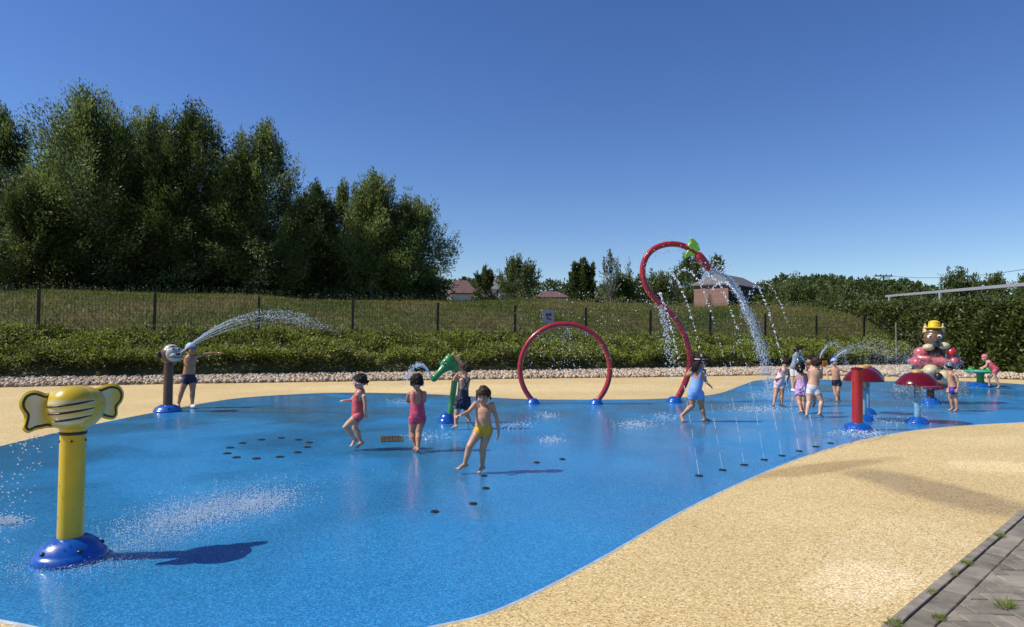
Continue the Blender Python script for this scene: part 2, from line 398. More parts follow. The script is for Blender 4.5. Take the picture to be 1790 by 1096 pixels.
# deck, pad, gravel bed, paving
kA = G(1539, 1096); kB = G(1790, 888); kd = (kB - kA) / np.linalg.norm(kB - kA); kd = kd[:2]
kn = np.array([kd[1], -kd[0]])                      # towards the paving
def K(t, w=0.0): return kA[:2] + kd * t + kn * w
grav_front = [G(-420, 695), G(-150, 684), G(0, 677), G(300, 671), G(600, 667), G(900, 662), G(1150, 659), G(1320, 656), G(1450, 656.5), G(1600, 659), G(1720, 661), G(1790, 664), G(1900, 672)]
grav_back = [np.array([*sq(s, QG + 0.15), 0]) for s in (-16, 0, 10, 20, 30, 36, 40)] + [G(1590, 650), G(1680, 650), G(1790, 655), G(1900, 662)]
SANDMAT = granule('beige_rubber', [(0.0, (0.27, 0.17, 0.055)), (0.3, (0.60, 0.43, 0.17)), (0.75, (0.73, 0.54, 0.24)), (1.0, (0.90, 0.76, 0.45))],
                  [(0.25, (0.84, 0.80, 0.76)), (0.65, (1.0, 1.0, 1.0))], 0.75, 0.9, scale=115, bump=0.3,
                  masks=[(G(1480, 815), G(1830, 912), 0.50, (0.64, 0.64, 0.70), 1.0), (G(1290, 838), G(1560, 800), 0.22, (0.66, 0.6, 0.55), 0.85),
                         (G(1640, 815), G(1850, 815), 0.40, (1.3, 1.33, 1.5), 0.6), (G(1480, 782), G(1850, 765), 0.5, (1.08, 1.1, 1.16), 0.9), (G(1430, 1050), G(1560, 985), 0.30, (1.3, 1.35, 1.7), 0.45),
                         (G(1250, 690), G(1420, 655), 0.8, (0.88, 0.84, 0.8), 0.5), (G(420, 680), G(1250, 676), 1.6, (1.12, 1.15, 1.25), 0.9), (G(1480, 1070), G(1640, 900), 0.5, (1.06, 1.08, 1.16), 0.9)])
deck = [K(-14), K(22)] + [(26, 24)] + [p[:2] for p in reversed(grav_front)] + [(-34, 14), (-34, -9)]
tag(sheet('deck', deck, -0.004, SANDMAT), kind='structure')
pad_px = [(740, 1098), (850, 1072), (950, 1028), (1050, 975), (1100, 946), (1200, 889), (1300, 841), (1400, 800), (1500, 770), (1600, 752), (1700, 743), (1790, 738), (1950, 730),
          (2000, 700), (1880, 680), (1790, 672), (1700, 667), (1600, 666), (1500, 666), (1400, 662), (1330, 664), (1295, 674), (1250, 689), (1150, 697), (1000, 698.5), (900, 697), (750, 689), (600, 686.5), (500, 690), (400, 698), (270, 721), (150, 745), (0, 780), (-180, 830), (-330, 900), (-300, 980), (-130, 1050), (0, 1083), (60, 1095), (200, 1130), (400, 1150), (600, 1135)]
pad = [Vector((*G(*p)[:2], 0)) for p in pad_px]
pad_s = catmull(pad, 6, closed=True)
tag(sheet('splash_floor', pad_s, 0.0, BLUEPAD), kind='structure')
# pale joint between blue and beige
EDGE = paint('pale_joint', (0.42, 0.47, 0.50), 0.6, 0.2)
ev, ef = [], []
m = len(pad_s)
pad_sign = 1 if sum(a.x * b.y - b.x * a.y for a, b in zip(pad_s, pad_s[1:] + pad_s[:1])) < 0 else -1   # outward side
for i, p in enumerate(pad_s):
    t = (pad_s[(i + 1) % m] - pad_s[i - 1]).normalized(); nrm = Vector((-t.y, t.x, 0))
    ev += [p + nrm * pad_sign * -0.003 + Vector((0, 0, 0.0015)), p + nrm * pad_sign * (0.014 + 0.006 * mnoise.noise(p * 3)) + Vector((0, 0, -0.0032))]
    a = 2 * i; b = 2 * ((i + 1) % m); ef.append((a, b, b + 1, a + 1))
tag(np_mesh('floor_marking', ev, ef, EDGE), kind='structure')
gb = [p[:2] for p in grav_front] + [p[:2] for p in reversed(grav_back)]
tag(sheet('gravel_bed', gb, 0.0, paint('gravel_earth', (0.22, 0.17, 0.12), 0.95, 0.4, scale=9)), kind='structure')
# pebbles
def in_poly(pts, poly):
    poly = np.array(poly); x, y = pts[:, 0], pts[:, 1]; ins = np.zeros(len(pts), bool); j = len(poly) - 1
    for i in range(len(poly)):
        xi, yi = poly[i]; xj, yj = poly[j]
        c = ((yi > y) != (yj > y)) & (x < (xj - xi) * (y - yi) / (yj - yi + 1e-12) + xi); ins ^= c; j = i
    return ins
gp = np.array([[p[0], p[1]] for p in gb])
cand = rng.uniform(gp.min(0), gp.max(0), (150000, 2)); cand = cand[in_poly(cand, gp)]
cand = cand[:25000]
pr = rng.uniform(0.025, 0.068, len(cand))
pv, pf = blobs(np.column_stack([cand, pr * 0.35 + rng.uniform(0, 0.05, len(cand))]), pr, unit(rng.normal(size=(len(cand), 3))), rng.uniform(0.6, 1.35, len(cand)))
pv = pv + rng.normal(0, 0.004, pv.shape)
PEB = leafmat('pebble_stone', [(0.16, 0.11, 0.07), (0.40, 0.31, 0.21), (0.56, 0.45, 0.32), (0.66, 0.56, 0.43), (0.34, 0.24, 0.15), (0.55, 0.40, 0.24)], trans=0.0, rough=0.8)
tag(np_mesh('pebbles', pv, pf, PEB, smooth=True), 'strip of pale rounded pebbles between the beige deck and the planted slope', 'pebbles', kind='stuff')

# kerb and herringbone paving
KERB = paint('concrete_kerb', (0.25, 0.215, 0.16), 0.9, 0.35, scale=7, bump=0.5, bscale=50)
kb = MB()
for i in range(-14, 22):
    c = K(i + 0.5, 0.028); kb.box((c[0], c[1], -0.03), (0.494, 0.0295, 0.036), (V((*kd, 0)), V((*kn, 0)), Vector((0, 0, 1))))
ko = kb.build('kerb', KERB, smooth=False); tag(ko, kind='structure')
bv = ko.modifiers.new('b', 'BEVEL'); bv.width = 0.006; bv.segments = 2
tag(sheet('paving_bed', [K(-14, 0.0585), K(22, 0.0585), K(22, 12), K(-14, 12)], -0.009, paint('joint_sand', (0.06, 0.05, 0.035), 0.95, 0.4, scale=20)), kind='structure')
pm, pnt, pb = nodes('paving_block')
pg = N(pnt, 'ShaderNodeNewGeometry'); ptc = N(pnt, 'ShaderNodeTexCoord')
pn = N(pnt, 'ShaderNodeTexNoise'); pn.inputs['Scale'].default_value = 3.0; pn.inputs['Detail'].default_value = 9; pn.inputs['Roughness'].default_value = 0.7
pnt.links.new(ptc.outputs['Object'], pn.inputs['Vector'])
c1 = ramp(pnt, pg.outputs['Random Per Island'], [(0, (0.20, 0.172, 0.130)), (0.5, (0.27, 0.235, 0.180)), (1, (0.32, 0.275, 0.21))])
c2 = ramp(pnt, pn.outputs[0], [(0.3, (0.45, 0.44, 0.43)), (0.55, (1, 1, 1)), (0.75, (1.25, 1.22, 1.15))])
pmx = N(pnt, 'ShaderNodeMix', data_type='RGBA', blend_type='MULTIPLY'); pmx.inputs[0].default_value = 1
pnt.links.new(c1, pmx.inputs[6]); pnt.links.new(c2, pmx.inputs[7]); pnt.links.new(pmx.outputs[2], pb.inputs['Base Color'])
pb.inputs['Roughness'].default_value = 0.9
pn2 = N(pnt, 'ShaderNodeTexNoise'); pn2.inputs['Scale'].default_value = 120; pn2.inputs['Detail'].default_value = 5
pnt.links.new(ptc.outputs['Object'], pn2.inputs['Vector'])
pbp = N(pnt, 'ShaderNodeBump'); pbp.inputs['Strength'].default_value = 0.7; pbp.inputs['Distance'].default_value = 0.004
pnt.links.new(pn2.outputs[0], pbp.inputs['Height']); pnt.links.new(pbp.outputs[0], pb.inputs['Normal'])
pavb = MB()
def block(c, ax, ay, hl, hw, wmin=None):
    zt = random.uniform(-0.003, 0.003); tx, ty = random.uniform(-0.02, 0.02), random.uniform(-0.02, 0.02)
    def poly(e):
        p = [np.array(c) + ax * x * (hl - e) + ay * y * (hw - e) for x, y in ((-1, -1), (1, -1), (1, 1), (-1, 1))]
        if wmin is None: return p
        out = []; d = [((q - kA[:2]) @ kn) - wmin - e for q in p]
        for i in range(4):
            j = (i + 1) % 4
            if d[i] >= 0: out.append(p[i])
            if (d[i] >= 0) != (d[j] >= 0): out.append(p[i] + (p[j] - p[i]) * d[i] / (d[i] - d[j]))
        return out
    a, b2 = poly(0), poly(0.005)
    if len(a) < 3 or len(a) != len(b2): return
    z = lambda q, o: Vector((q[0], q[1], zt + o + (q - c) @ ax * tx + (q - c) @ ay * ty))
    pavb.loft([[z(q, -0.03) for q in a], [z(q, -0.005) for q in a], [z(q, 0) for q in b2]])
for i in range(-36, 84):
    c = K(i * 0.21 + 0.12, 0.066 + 0.063); block(c, kd, kn, 0.1025, 0.061)
d1 = (kd + kn) / math.sqrt(2); d2 = np.array([-d1[1], d1[0]])
u_ = 0.105
o0 = K(0, 0.30)
for i in range(-46, 150):
    for j in range(-150, 60):
        k = (i - j) % 4                              # herringbone of 2 x 1 blocks
        if k == 0: cc, ax, ay = (i + 1.0, j + 0.5), d1, d2
        elif k == 3: cc, ax, ay = (i + 0.5, j + 1.0), d2, d1
        else: continue
        c = o0 + d1 * cc[0] * u_ + d2 * cc[1] * u_
        w = (c - kA[:2]) @ kn; t = (c - kA[:2]) @ kd
        if 0.08 < w < 4.2 and -3 < t < 15: block(c, ax, ay, u_ - 0.003, u_ / 2 - 0.003, 0.197)
tag(pavb.build('paving', pm, smooth=False), kind='structure')

# ================================================================== vegetation on the bank
GRASS = [leafmat('bank_grass', [(0.09, 0.115, 0.018), (0.16, 0.18, 0.035), (0.24, 0.24, 0.06), (0.30, 0.27, 0.09)], trans=0.4), leafmat('dry_grass', [(0.16, 0.14, 0.04), (0.27, 0.21, 0.08), (0.36, 0.28, 0.12), (0.24, 0.15, 0.08)], trans=0.4), leafmat('lush_grass', [(0.05, 0.085, 0.012), (0.10, 0.15, 0.022), (0.16, 0.21, 0.04)], trans=0.4)]
n = 210000
s = rng.uniform(-9, 51, n); q = rng.uniform(0, 1, n) ** 0.9 * 10.2 - 0.4
xy = F0 + s[:, None] * D2 + q[:, None] * N2
pt = np.column_stack([xy, terr(s, q) - 0.01])
patch = 0.75 + 0.5 * np.sin(s * 0.9 + 1.7 * np.sin(q * 0.8)) * np.sin(q * 1.1 + 0.6 * s)
d = np.column_stack([rng.normal(0, 0.45, n), rng.normal(0, 0.45, n), np.ones(n)])
L = rng.uniform(0.07, 0.20, n) * (0.8 + 0.35 * patch)
v, f = leaf_arrays(pt, d, L, rng.uniform(0.016, 0.032, n))
pz_ = np.sin(s * 0.55 + 1.5 * np.sin(q * 0.7 + s * 0.21)) + 0.8 * np.sin(q * 1.3 - s * 0.83 + 1) + 0.5 * np.sin(s * 2.1 + q * 2.7) + rng.normal(0, 0.7, n)
tag(np_mesh('grass', v, f, GRASS, midx=np.where(pz_ > 1.25, 1, np.where(pz_ < -0.9, 2, 0))), 'rough sunlit grass covering the bank behind the fence', 'grass', kind='stuff')
n = 5200
s = rng.uniform(-9, 47, n); q = 7.2 + np.abs(rng.normal(0, 1.6, n)); q = np.where(rng.uniform(size=n) < 0.3, rng.uniform(0, 8, n), q)
xy = F0 + s[:, None] * D2 + q[:, None] * N2; pt = np.column_stack([xy, terr(s, q)])
h = rng.uniform(0.18, 0.48, n)
lean = np.column_stack([rng.normal(0, 0.15, n), rng.normal(0, 0.15, n), np.ones(n)])
v1, f1 = leaf_arrays(pt, lean, h, 0.018)
WFL = leafmat('dry_stalks', [(0.10, 0.11, 0.03), (0.17, 0.15, 0.055), (0.20, 0.18, 0.08)], 0.3)
wf = empty('wildflowers', (0, 0, 0)); tag(wf, 'pale flower heads on dry stalks along the crest of the grass bank', 'wildflowers', kind='stuff')
np_mesh('stalk', v1, f1, WFL, parent=wf)
tip = pt + unit(lean) * h[:, None]; sel = rng.uniform(size=n) < 0.55
v2, f2 = blobs(tip[sel], rng.uniform(0.014, 0.03, sel.sum()), squash=0.6)
np_mesh('flower_head', v2, f2, leafmat('flower_petals', [(0.55, 0.55, 0.42), (0.6, 0.55, 0.25), (0.4, 0.38, 0.2)], 0.2), parent=wf)

# low planted slope between gravel and fence: leafy ground cover
GC = [leafmat('ground_cover_leaf', [(0.065, 0.10, 0.010), (0.165, 0.22, 0.022), (0.25, 0.295, 0.035), (0.33, 0.35, 0.065), (0.20, 0.18, 0.05)], trans=0.4), leafmat('ground_cover_old_leaf', [(0.04, 0.055, 0.012), (0.09, 0.11, 0.02), (0.14, 0.13, 0.04)], trans=0.3)]
nc = 3400
cs = rng.uniform(-10, 42.5, nc); cq = QG - 0.05 + (0.35 - QG) * rng.uniform(0, 1, nc) ** 1.25
lump = np.sin(cs * 1.7 + 2 * np.sin(cs * 0.5)) * np.sin(cq * 2.6 + cs * 0.6)
kq = np.clip((cq - QG) / -QG, 0, 1)
chh = 0.46 * (1 - kq) ** 0.9 + 0.10 + 0.16 * lump + rng.uniform(-0.05, 0.10, nc) - 0.12 * rng.uniform(0, 1, nc) ** 2
low_ = rng.uniform(size=nc) < 0.10; chh = np.where(low_, chh * rng.uniform(0.3, 0.8, nc), chh)
cxy = F0 + cs[:, None] * D2 + cq[:, None] * N2
ctr = np.column_stack([cxy, terr(cs, cq) + chh])
per = 40
off = rng.normal(size=(nc, per, 3)); off *= np.minimum(1, 1.6 / np.linalg.norm(off, axis=2, keepdims=True)); off = off * np.array([0.17, 0.17, 0.10])
pp = (ctr[:, None, :] + off).reshape(-1, 3)
dd = unit(off.reshape(-1, 3)) + np.array([0, -0.15, 0.35]) + rng.normal(0, 0.45, (nc * per, 3))
keep = pp[:, 2] > 0.05; pp, dd = pp[keep], dd[keep]
v, f = leaf_arrays(pp, dd, rng.uniform(0.06, 0.15, len(pp)), rng.uniform(0.035, 0.07, len(pp)), up=np.array([-0.45, -0.5, 0.5]))
cm_ = np.repeat((np.sin(cs * 0.8 + 3 * cq) + rng.normal(0, 0.7, nc) > 0.9) | low_, per)[keep]
tag(np_mesh('ground_cover', v, f, GC, midx=cm_.astype(int)), 'low leafy ground cover planted on the slope in front of the fence', 'shrubs', kind='stuff')

# ================================================================== fence
fence = empty('mesh_fence', (*F0, base_z(0))); tag(fence, 'dark wire mesh fence on slim posts along the foot of the grass bank', 'fence')
fo = np.array([*F0, base_z(0)])
def fp(sv, h): p = sq(sv, 0.0); return V(np.array([p[0], p[1], base_z(sv) + h]) - fo)
for i in range(-2, 13):
    hh = 1.47 - 0.013 * max(i, 0)
    pb_ = MB(); d3 = (V((*D2, 0)), V((*N2, 0)), Vector((0, 0, 1)))
    a = fp(i * STEP, -0.5); b = fp(i * STEP, hh + 0.04)
    pb_.box((a + b) / 2, (0.042, 0.042, (b.z - a.z) / 2), d3); pb_.box(b + Vector((0, 0, 0.012)), (0.047, 0.047, 0.012), d3)
    pb_.build('post', FENCEM, fence, smooth=False)
wv = MB()
def wire(a, b, r):
    ax = (b - a); l = ax.length; ax = ax / l
    _, s_, u_2 = frame_from(ax); wv.box((a + b) / 2, (l / 2, r, r), (ax, s_, u_2))
smin, smax = -2 * STEP, 12 * STEP
k = smin
while k < smax:
    hh = 1.44 - 0.0037 * max(k, 0)
    wire(fp(k, 0.03), fp(k, hh), 0.0034); k += 0.105
for hz in np.linspace(0.05, 1.0, 8):
    pts = [fp(x, hz * (1.44 - 0.0037 * max(x, 0))) for x in np.arange(smin, smax + 0.1, STEP)]
    for a, b in zip(pts[:-1], pts[1:]): wire(a, b, 0.0045 if hz > 0.99 else 0.003)
wv.build('wire_mesh', WIREM, fence, smooth=False)
# notice on the fence
sp = sq(5.45 * STEP, -0.06); sgn = empty('notice_sign', (sp[0], sp[1], base_z(19) + 0.72)); tag(sgn, 'small grey square notice with dark pictograms fixed to the fence', 'sign')
sb = MB(); ax3 = (V((*D2, 0)), V((*N2, 0)), Vector((0, 0, 1)))
sb.box((0, 0, 0.3), (0.28, 0.006, 0.3), ax3); sb.build('panel', paint('sign_grey', (0.32, 0.34, 0.36), 0.5, 0.1), sgn, smooth=False)
for (u0, w0, r0) in ((-0.06, 0.36, 0.075), (0.09, 0.37, 0.075), (-0.02, 0.2, 0.06), (0.1, 0.17, 0.05)):
    pi_ = MB(); pi_.ell(Vector((0, 0, 0)) + ax3[0] * u0 + ax3[2] * w0 - ax3[1] * 0.007, (r0, 0.004, r0 * 1.1), ax3, 14, 8)
    pi_.build('pictogram', paint('sign_ink', (0.05, 0.06, 0.10), 0.6), sgn)
# wooden stake
st = MB(); stp = P(1567, 640, 34.5)
st.tube([(0, 0, -0.6), (0.01, 0, 0.7), (0.0, 0, 2.3)], [0.05, 0.045, 0.04], 8)
tag(st.build('wooden_stake', PALEBARK, loc=(stp[0], stp[1], 0)), 'thin weathered wooden stake at the right end of the fence', 'stake')

# ================================================================== trees
WILLOW = leafmat('willow_leaf', [(0.04, 0.070, 0.012), (0.095, 0.145, 0.024), (0.155, 0.215, 0.042), (0.22, 0.275, 0.078), (0.29, 0.33, 0.14)], 0.45)
DARKL = leafmat('dark_leaf', [(0.024, 0.045, 0.010), (0.055, 0.085, 0.017), (0.09, 0.125, 0.028), (0.14, 0.17, 0.05)], 0.38)
MIDL = leafmat('mid_leaf', [(0.045, 0.070, 0.013), (0.08, 0.115, 0.024), (0.12, 0.150, 0.036), (0.16, 0.18, 0.055)], 0.38)
HEDGEL = leafmat('hedge_leaf', [(0.018, 0.034, 0.006), (0.045, 0.072, 0.011), (0.08, 0.11, 0.020), (0.13, 0.15, 0.036), (0.10, 0.095, 0.028)], 0.3, 0.40)
GREYL = leafmat('grey_leaf', [(0.07, 0.08, 0.04), (0.10, 0.115, 0.06), (0.15, 0.16, 0.10)], 0.35)
PALEL = leafmat('young_willow_leaf', [(0.07, 0.11, 0.018), (0.155, 0.215, 0.04), (0.23, 0.29, 0.065), (0.31, 0.35, 0.14)], 0.45)
OLDL = leafmat('old_willow_leaf', [(0.03, 0.05, 0.012), (0.07, 0.10, 0.022), (0.11, 0.14, 0.04)], 0.4)
def tree(name, base, H, Wd, label, leaf=WILLOW, bark=BARK, n=20000, clumps=90, low=0.06, size=0.22, prof=None, plume=1.5, seed=0, group=None, cat='tree', gap=0.0, nbr=16, hide=None):
    r = np.random.default_rng(seed); rd = random.Random(seed)
    if name == 'willow_tree': n = int(n * 1.75); size = 0.17; clumps = int(clumps * 1.9); H *= 0.925; Wd *= 1.12
    root = empty(name, base); tag(root, label, cat, group)
    prof = prof or broad
    c = []; radii = []
    a0 = rd.uniform(0, 6.28); nl = rd.randint(4, 6)
    lead = [(rd.uniform(-0.30, 0.30) * Wd, rd.uniform(-0.22, 0.22) * Wd, H * rd.uniform(0.80, 0.97)) for _ in range(nl)] + [(0, 0, H)]
    while len(c) < clumps:
        t = rd.uniform(0, 1) ** 0.85; z = H * (low + (1 - low) * t * 0.96)
        rr = Wd / 2 * prof(t) * 0.92
        ang = rd.uniform(0, 6.283); k = rd.uniform(0.08, 1) ** 0.5
        rr *= 0.84 + 0.22 * math.sin(ang * 3 + a0 + t * 5) + 0.18 * mnoise.noise(Vector((seed * 3.1 + math.cos(ang), math.sin(ang), t * 6)))
        c.append((rr * k * math.cos(ang), rr * k * math.sin(ang), z)); radii.append(Wd * rd.uniform(0.045, 0.10) * (1.1 - 0.35 * t))
    for lx, ly, lz in lead:                          # upright leading shoots make the uneven top
        for m_2 in range(5):
            f_ = m_2 / 4; c.append((lx * (0.75 + 0.25 * f_) + rd.uniform(-.02, .02) * Wd, ly * (0.75 + 0.25 * f_), lz - H * 0.16 * (1 - f_))); radii.append(Wd * (0.075 - 0.045 * f_))
    c = np.array(c); radii = np.array(radii)
    w = radii ** 2; w = w / w.sum(); ci = r.choice(len(c), n, p=w)
    cd = unit(unit(c - np.array([0, 0, H * 0.4])) * 0.75 + np.array([0, 0, 0.65]) + r.normal(0, 0.28, c.shape))
    al = np.clip(r.normal(size=(n, 1)), -1.6, 1.9); lat = r.normal(size=(n, 3)); lat *= np.minimum(1, 1.7 / np.maximum(np.linalg.norm(lat, axis=1, keepdims=True), 1e-6))
    off = (cd[ci] * al * 1.25 * min(1.3, plume) + lat * (0.62 - 0.14 * al)) * radii[ci][:, None]
    p = c[ci] + off; p[:, 2] = np.maximum(p[:, 2], 0.1)
    out = unit(p - np.array([0, 0, H * 0.35]))
    dr = cd[ci] * 0.9 + unit(off) * 0.4 + r.normal(0, 0.42, (n, 3))
    v, f = leaf_arrays(p, dr, r.uniform(0.7, 1.3, n) * size, r.uniform(0.26, 0.42, n) * size, up=out * 0.6 + np.array([-0.35, -0.35, 0.4]))
    tone = r.choice([0, 0, 1, 2], len(c)); np_mesh('crown', v, f, [leaf, PALEL if leaf is WILLOW else leaf, OLDL if leaf is WILLOW else leaf], parent=root, midx=tone[ci])
    tb = MB()
    bend = [(rd.uniform(-0.03, 0.03) * Wd, rd.uniform(-0.03, 0.03) * Wd) for _ in range(5)]
    tp = [Vector((bend[i][0] * i, bend[i][1] * i, H * (-0.03 + 0.95 * i / 4))) for i in range(5)]
    tb.tube(catmull(tp, 3), [max(0.02, H * 0.018 * (1 - 0.9 * i / 12)) for i in range(13)], 8)
    for i in np.argsort(-radii)[:nbr]:
        q_ = Vector(c[i]); z0 = max(0.05 * H, q_.z * rd.uniform(0.35, 0.7)); fr = z0 / H * 4
        ib = min(3, int(fr)); o_ = tp[ib].lerp(tp[ib + 1], min(1, fr - ib)); o_.z = z0
        mid = o_.lerp(q_, 0.5) + Vector((0, 0, -0.04 * H)) * rd.uniform(0, 1)
        tb.tube(catmull([o_, mid, q_], 3), [H * 0.0075, H * 0.0066, H * 0.0058, H * 0.005, H * 0.004, H * 0.003, H * 0.0018], 6)
    tb.build('trunk', bark, root)
    return root
def tree_at(px, ptop, Y, wpx, label, name='tree', **kw):
    p = P(px, ptop, Y); x = p[0]; zb = tz(x, Y); H = p[2] - zb
    return tree(name, (x, Y, zb), H, wpx * Y / F, label, **kw)
TG = 'tall trees standing in a row on the bank'
def broad(t): return max(0.02, 1 - t ** 5) ** 0.75 * (0.8 + 0.2 * math.sin(math.pi * min(1, t + 0.15)))
def ovate_(t): return (0.55 + 0.45 * math.sin(math.pi * min(1, t * 0.9 + 0.1))) * (1 - t ** 3.2) + 0.05
ovate = broad
def poplar(t): return max(0.02, 1 - t ** 3.4) ** 0.85 * (0.85 + 0.15 * math.sin(math.pi * min(1, t + 0.15)))
def poplar_(t): return (0.75 + 0.35 * math.sin(math.pi * t)) * (1 - t ** 2.2) + 0.05
def dome(t): return math.sqrt(max(0.0, 1 - max(0, (t - 0.35) / 0.65) ** 2)) * (0.8 + 0.2 * min(1, t / 0.35)) + 0.02
tree_at(2, 166, 33.5, 150, 'tall tree cut by the left photo edge, behind the first fence post', 'willow_tree', seed=11, n=22000, group=TG, prof=poplar)
tree_at(160, 150, 33.0, 225, 'biggest willow like tree with a broad feathery grey green crown', 'willow_tree', seed=12, n=40000, clumps=130, group=TG, prof=ovate)
tree_at(268, 172, 35.0, 140, 'slim dark tree squeezed against the right side of the biggest willow', 'willow_tree', seed=13, n=20000, group=TG, prof=ovate)
tree_at(340, 178, 34.0, 180, 'tall dark upright tree behind the second fence post, darkest of the row', 'willow_tree', seed=54, n=32000, leaf=DARKL, group=TG, prof=ovate)
tree_at(466, 205, 34.5, 165, 'spiky topped tree with loose grey green shoots behind the third fence post', 'willow_tree', seed=15, n=28000, group=TG, prof=ovate)
tree_at(556, 312, 37.5, 100, 'narrow lower dark tree in the dip right of the spiky topped tree', 'willow_tree', seed=16, n=14000, leaf=DARKL, group=TG, prof=poplar)
tree_at(600, 315, 39.0, 105, 'narrow pale tree with twin tips behind the lower dark tree', 'willow_tree', seed=17, n=13000, group=TG, prof=poplar)
tree_at(655, 296, 36.5, 130, 'light airy tree with a visible pale trunk and pointed top', 'willow_tree', seed=18, n=17000, bark=PALEBARK, group=TG, prof=poplar)
tree_at(712, 345, 37.5, 146, 'rounded tree at the right end of the tall row, leaning outward', 'willow_tree', seed=19, n=26000, group=TG, prof=dome, leaf=WILLOW)
tree_at(60, 335, 30.8, 190, 'bushy bright green shrub tree in front of the tall trees at far left', 'shrub_tree', seed=20, n=20000, leaf=MIDL, prof=dome, cat='shrub')
# second row behind, copies seen through the gaps
src = [o for o in COL.objects if o.name.startswith('willow_tree')]
for k_, (px, Y, sc_, si_, lb) in enumerate(((85, 43, 1.12, 4, 'tree of the second row seen through the gap left of the biggest willow'), (238, 43, 1.16, 1, 'tree of the second row filling the gap right of the biggest willow'),
                              (405, 43, 0.98, 1, 'tree of the second row in the notch before the spiky topped tree'), (525, 44, 0.84, 4, 'tree of the second row right behind the spiky topped tree'),
                              (632, 45, 0.74, 1, 'low tree of the second row behind the airy pale trunked tree'))):
    c = copy_tree(src[si_]); x = P(px, 500, Y)[0]; c.location = (x, Y, tz(x, Y)); c.rotation_euler.z = k_ * 1.3 + 0.5; c.scale = (sc_,) * 3
    tag(c, lb, 'tree', 'second row of trees behind the tall ones')
# dark undergrowth beneath the tall trees
n = 42000
s = rng.uniform(-12, 17.5, n); q = rng.uniform(9.2, 15, n)
hmax = 1.5 + 0.8 * np.sin(s * 0.9) * np.sin(s * 0.41 + 2) + 0.5 * np.sin(s * 2.3)
z = rng.uniform(0, 1, n) ** 0.8 * np.clip(hmax * (0.6 + 0.1 * (q - 9)), 0.4, 4)
xy = F0 + s[:, None] * D2 + q[:, None] * N2
v, f = leaf_arrays(np.column_stack([xy, terr(s, q) + z]), rng.normal(size=(n, 3)) + np.array([0, 0, 0.5]), rng.uniform(0.14, 0.3, n), rng.uniform(0.07, 0.13, n))
tag(np_mesh('undergrowth', v, f, DARKL), 'dark undergrowth below the tall trees on the bank', 'undergrowth', kind='stuff')

# trees in the middle distance
MG = 'small trees beyond the grass bank'
tree_at(1019, 457, 62, 62, 'dense dark dome shaped tree left of the red S shaped pipe', 'dome_tree', leaf=DARKL, n=15000, seed=31, prof=dome, size=0.3, plume=1.1, group=MG)
tree_at(1067, 440, 56, 46, 'thin see through young tree right of the dark dome tree', 'young_tree', leaf=GREYL, n=1500, clumps=40, seed=32, prof=ovate, size=0.2, low=0.3, bark=PALEBARK, group=MG)
tree_at(1100, 452, 70, 26, 'faint thin sapling beside the see through young tree', 'young_tree', leaf=GREYL, n=350, clumps=20, seed=42, prof=ovate, size=0.2, low=0.3, bark=PALEBARK, group=MG)
tree_at(905, 460, 54, 92, 'spreading hawthorn like tree with pale stems above the bank, left of the dark dome tree', 'fruit_tree', leaf=MIDL, n=8000, clumps=70, seed=33, prof=dome, size=0.26, bark=PALEBARK, group=MG)
tree_at(848, 470, 52, 44, 'slim light green tree between two roofs', 'fruit_tree', leaf=MIDL, n=5200, clumps=50, seed=34, prof=ovate, size=0.25, group=MG)
tree_at(752, 484, 50, 36, 'dark bush tree at the right foot of the tall tree row', 'bush_tree', leaf=MIDL, n=7000, seed=35, prof=dome, size=0.26, group=MG)
tree_at(1203, 452, 97, 74, 'dark leafy tree overhanging the left side of the brick barn', 'leafy_tree', leaf=MIDL, n=14000, seed=36, prof=dome, size=0.32, group=MG)
tree_at(1252, 450, 112, 50, 'dark tree behind the apex of the barn roof', 'leafy_tree', leaf=DARKL, n=7000, seed=37, prof=dome, size=0.4, group=MG)
tree_at(1085, 490, 58, 90, 'wide green bush tree at the foot of the see through young tree', 'bush_tree', leaf=MIDL, n=9000, seed=38, prof=dome, size=0.28, group=MG)
tree_at(1145, 492, 60, 100, 'wide green bush tree seen through the loop of the red S shaped pipe', 'bush_tree', leaf=MIDL, n=9000, seed=39, prof=dome, size=0.28, group=MG)
tree_at(1178, 468, 62, 16, 'thin bare stemmed sapling left of the brick barn', 'young_tree', leaf=GREYL, n=500, clumps=24, seed=40, prof=ovate, size=0.2, low=0.2, bark=PALEBARK, group=MG)
tree_at(1680, 476, 95, 92, 'round dark tree above the grey barrier at right, larger one', 'dome_tree', leaf=DARKL, n=9000, seed=43, prof=dome, size=0.45, group=MG)
tree_at(1742, 483, 120, 60, 'paler round tree above the grey barrier, smaller than its neighbour', 'dome_tree', leaf=MIDL, n=5000, seed=44, prof=dome, size=0.5, group=MG)
tree_at(1790, 484, 115, 60, 'tree at the right photo edge above the grey barrier', 'dome_tree', leaf=MIDL, n=5000, seed=45, prof=dome, size=0.5, group=MG)
tree_at(1390, 500, 72, 120, 'green bush tree right of the brick barn above the crest', 'bush_tree', leaf=MIDL, n=10000, seed=46, prof=dome, size=0.33, group=MG)
tree_at(1368, 506, 84, 54, 'darker bush tree touching the long side of the barn', 'bush_tree', leaf=DARKL, n=6000, seed=47, prof=dome, size=0.33, group=MG)
tree_at(1470, 510, 64, 110, 'green bush tree behind the left end of the tall hedge', 'bush_tree', leaf=MIDL, n=9000, seed=48, prof=dome, size=0.33, group=MG)
tree_at(1240, 508, 82, 20, 'small bare bush against the brick gable of the barn', 'bush_tree', leaf=MIDL, n=260, clumps=20, seed=49, prof=dome, size=0.22, low=0.2, group=MG)
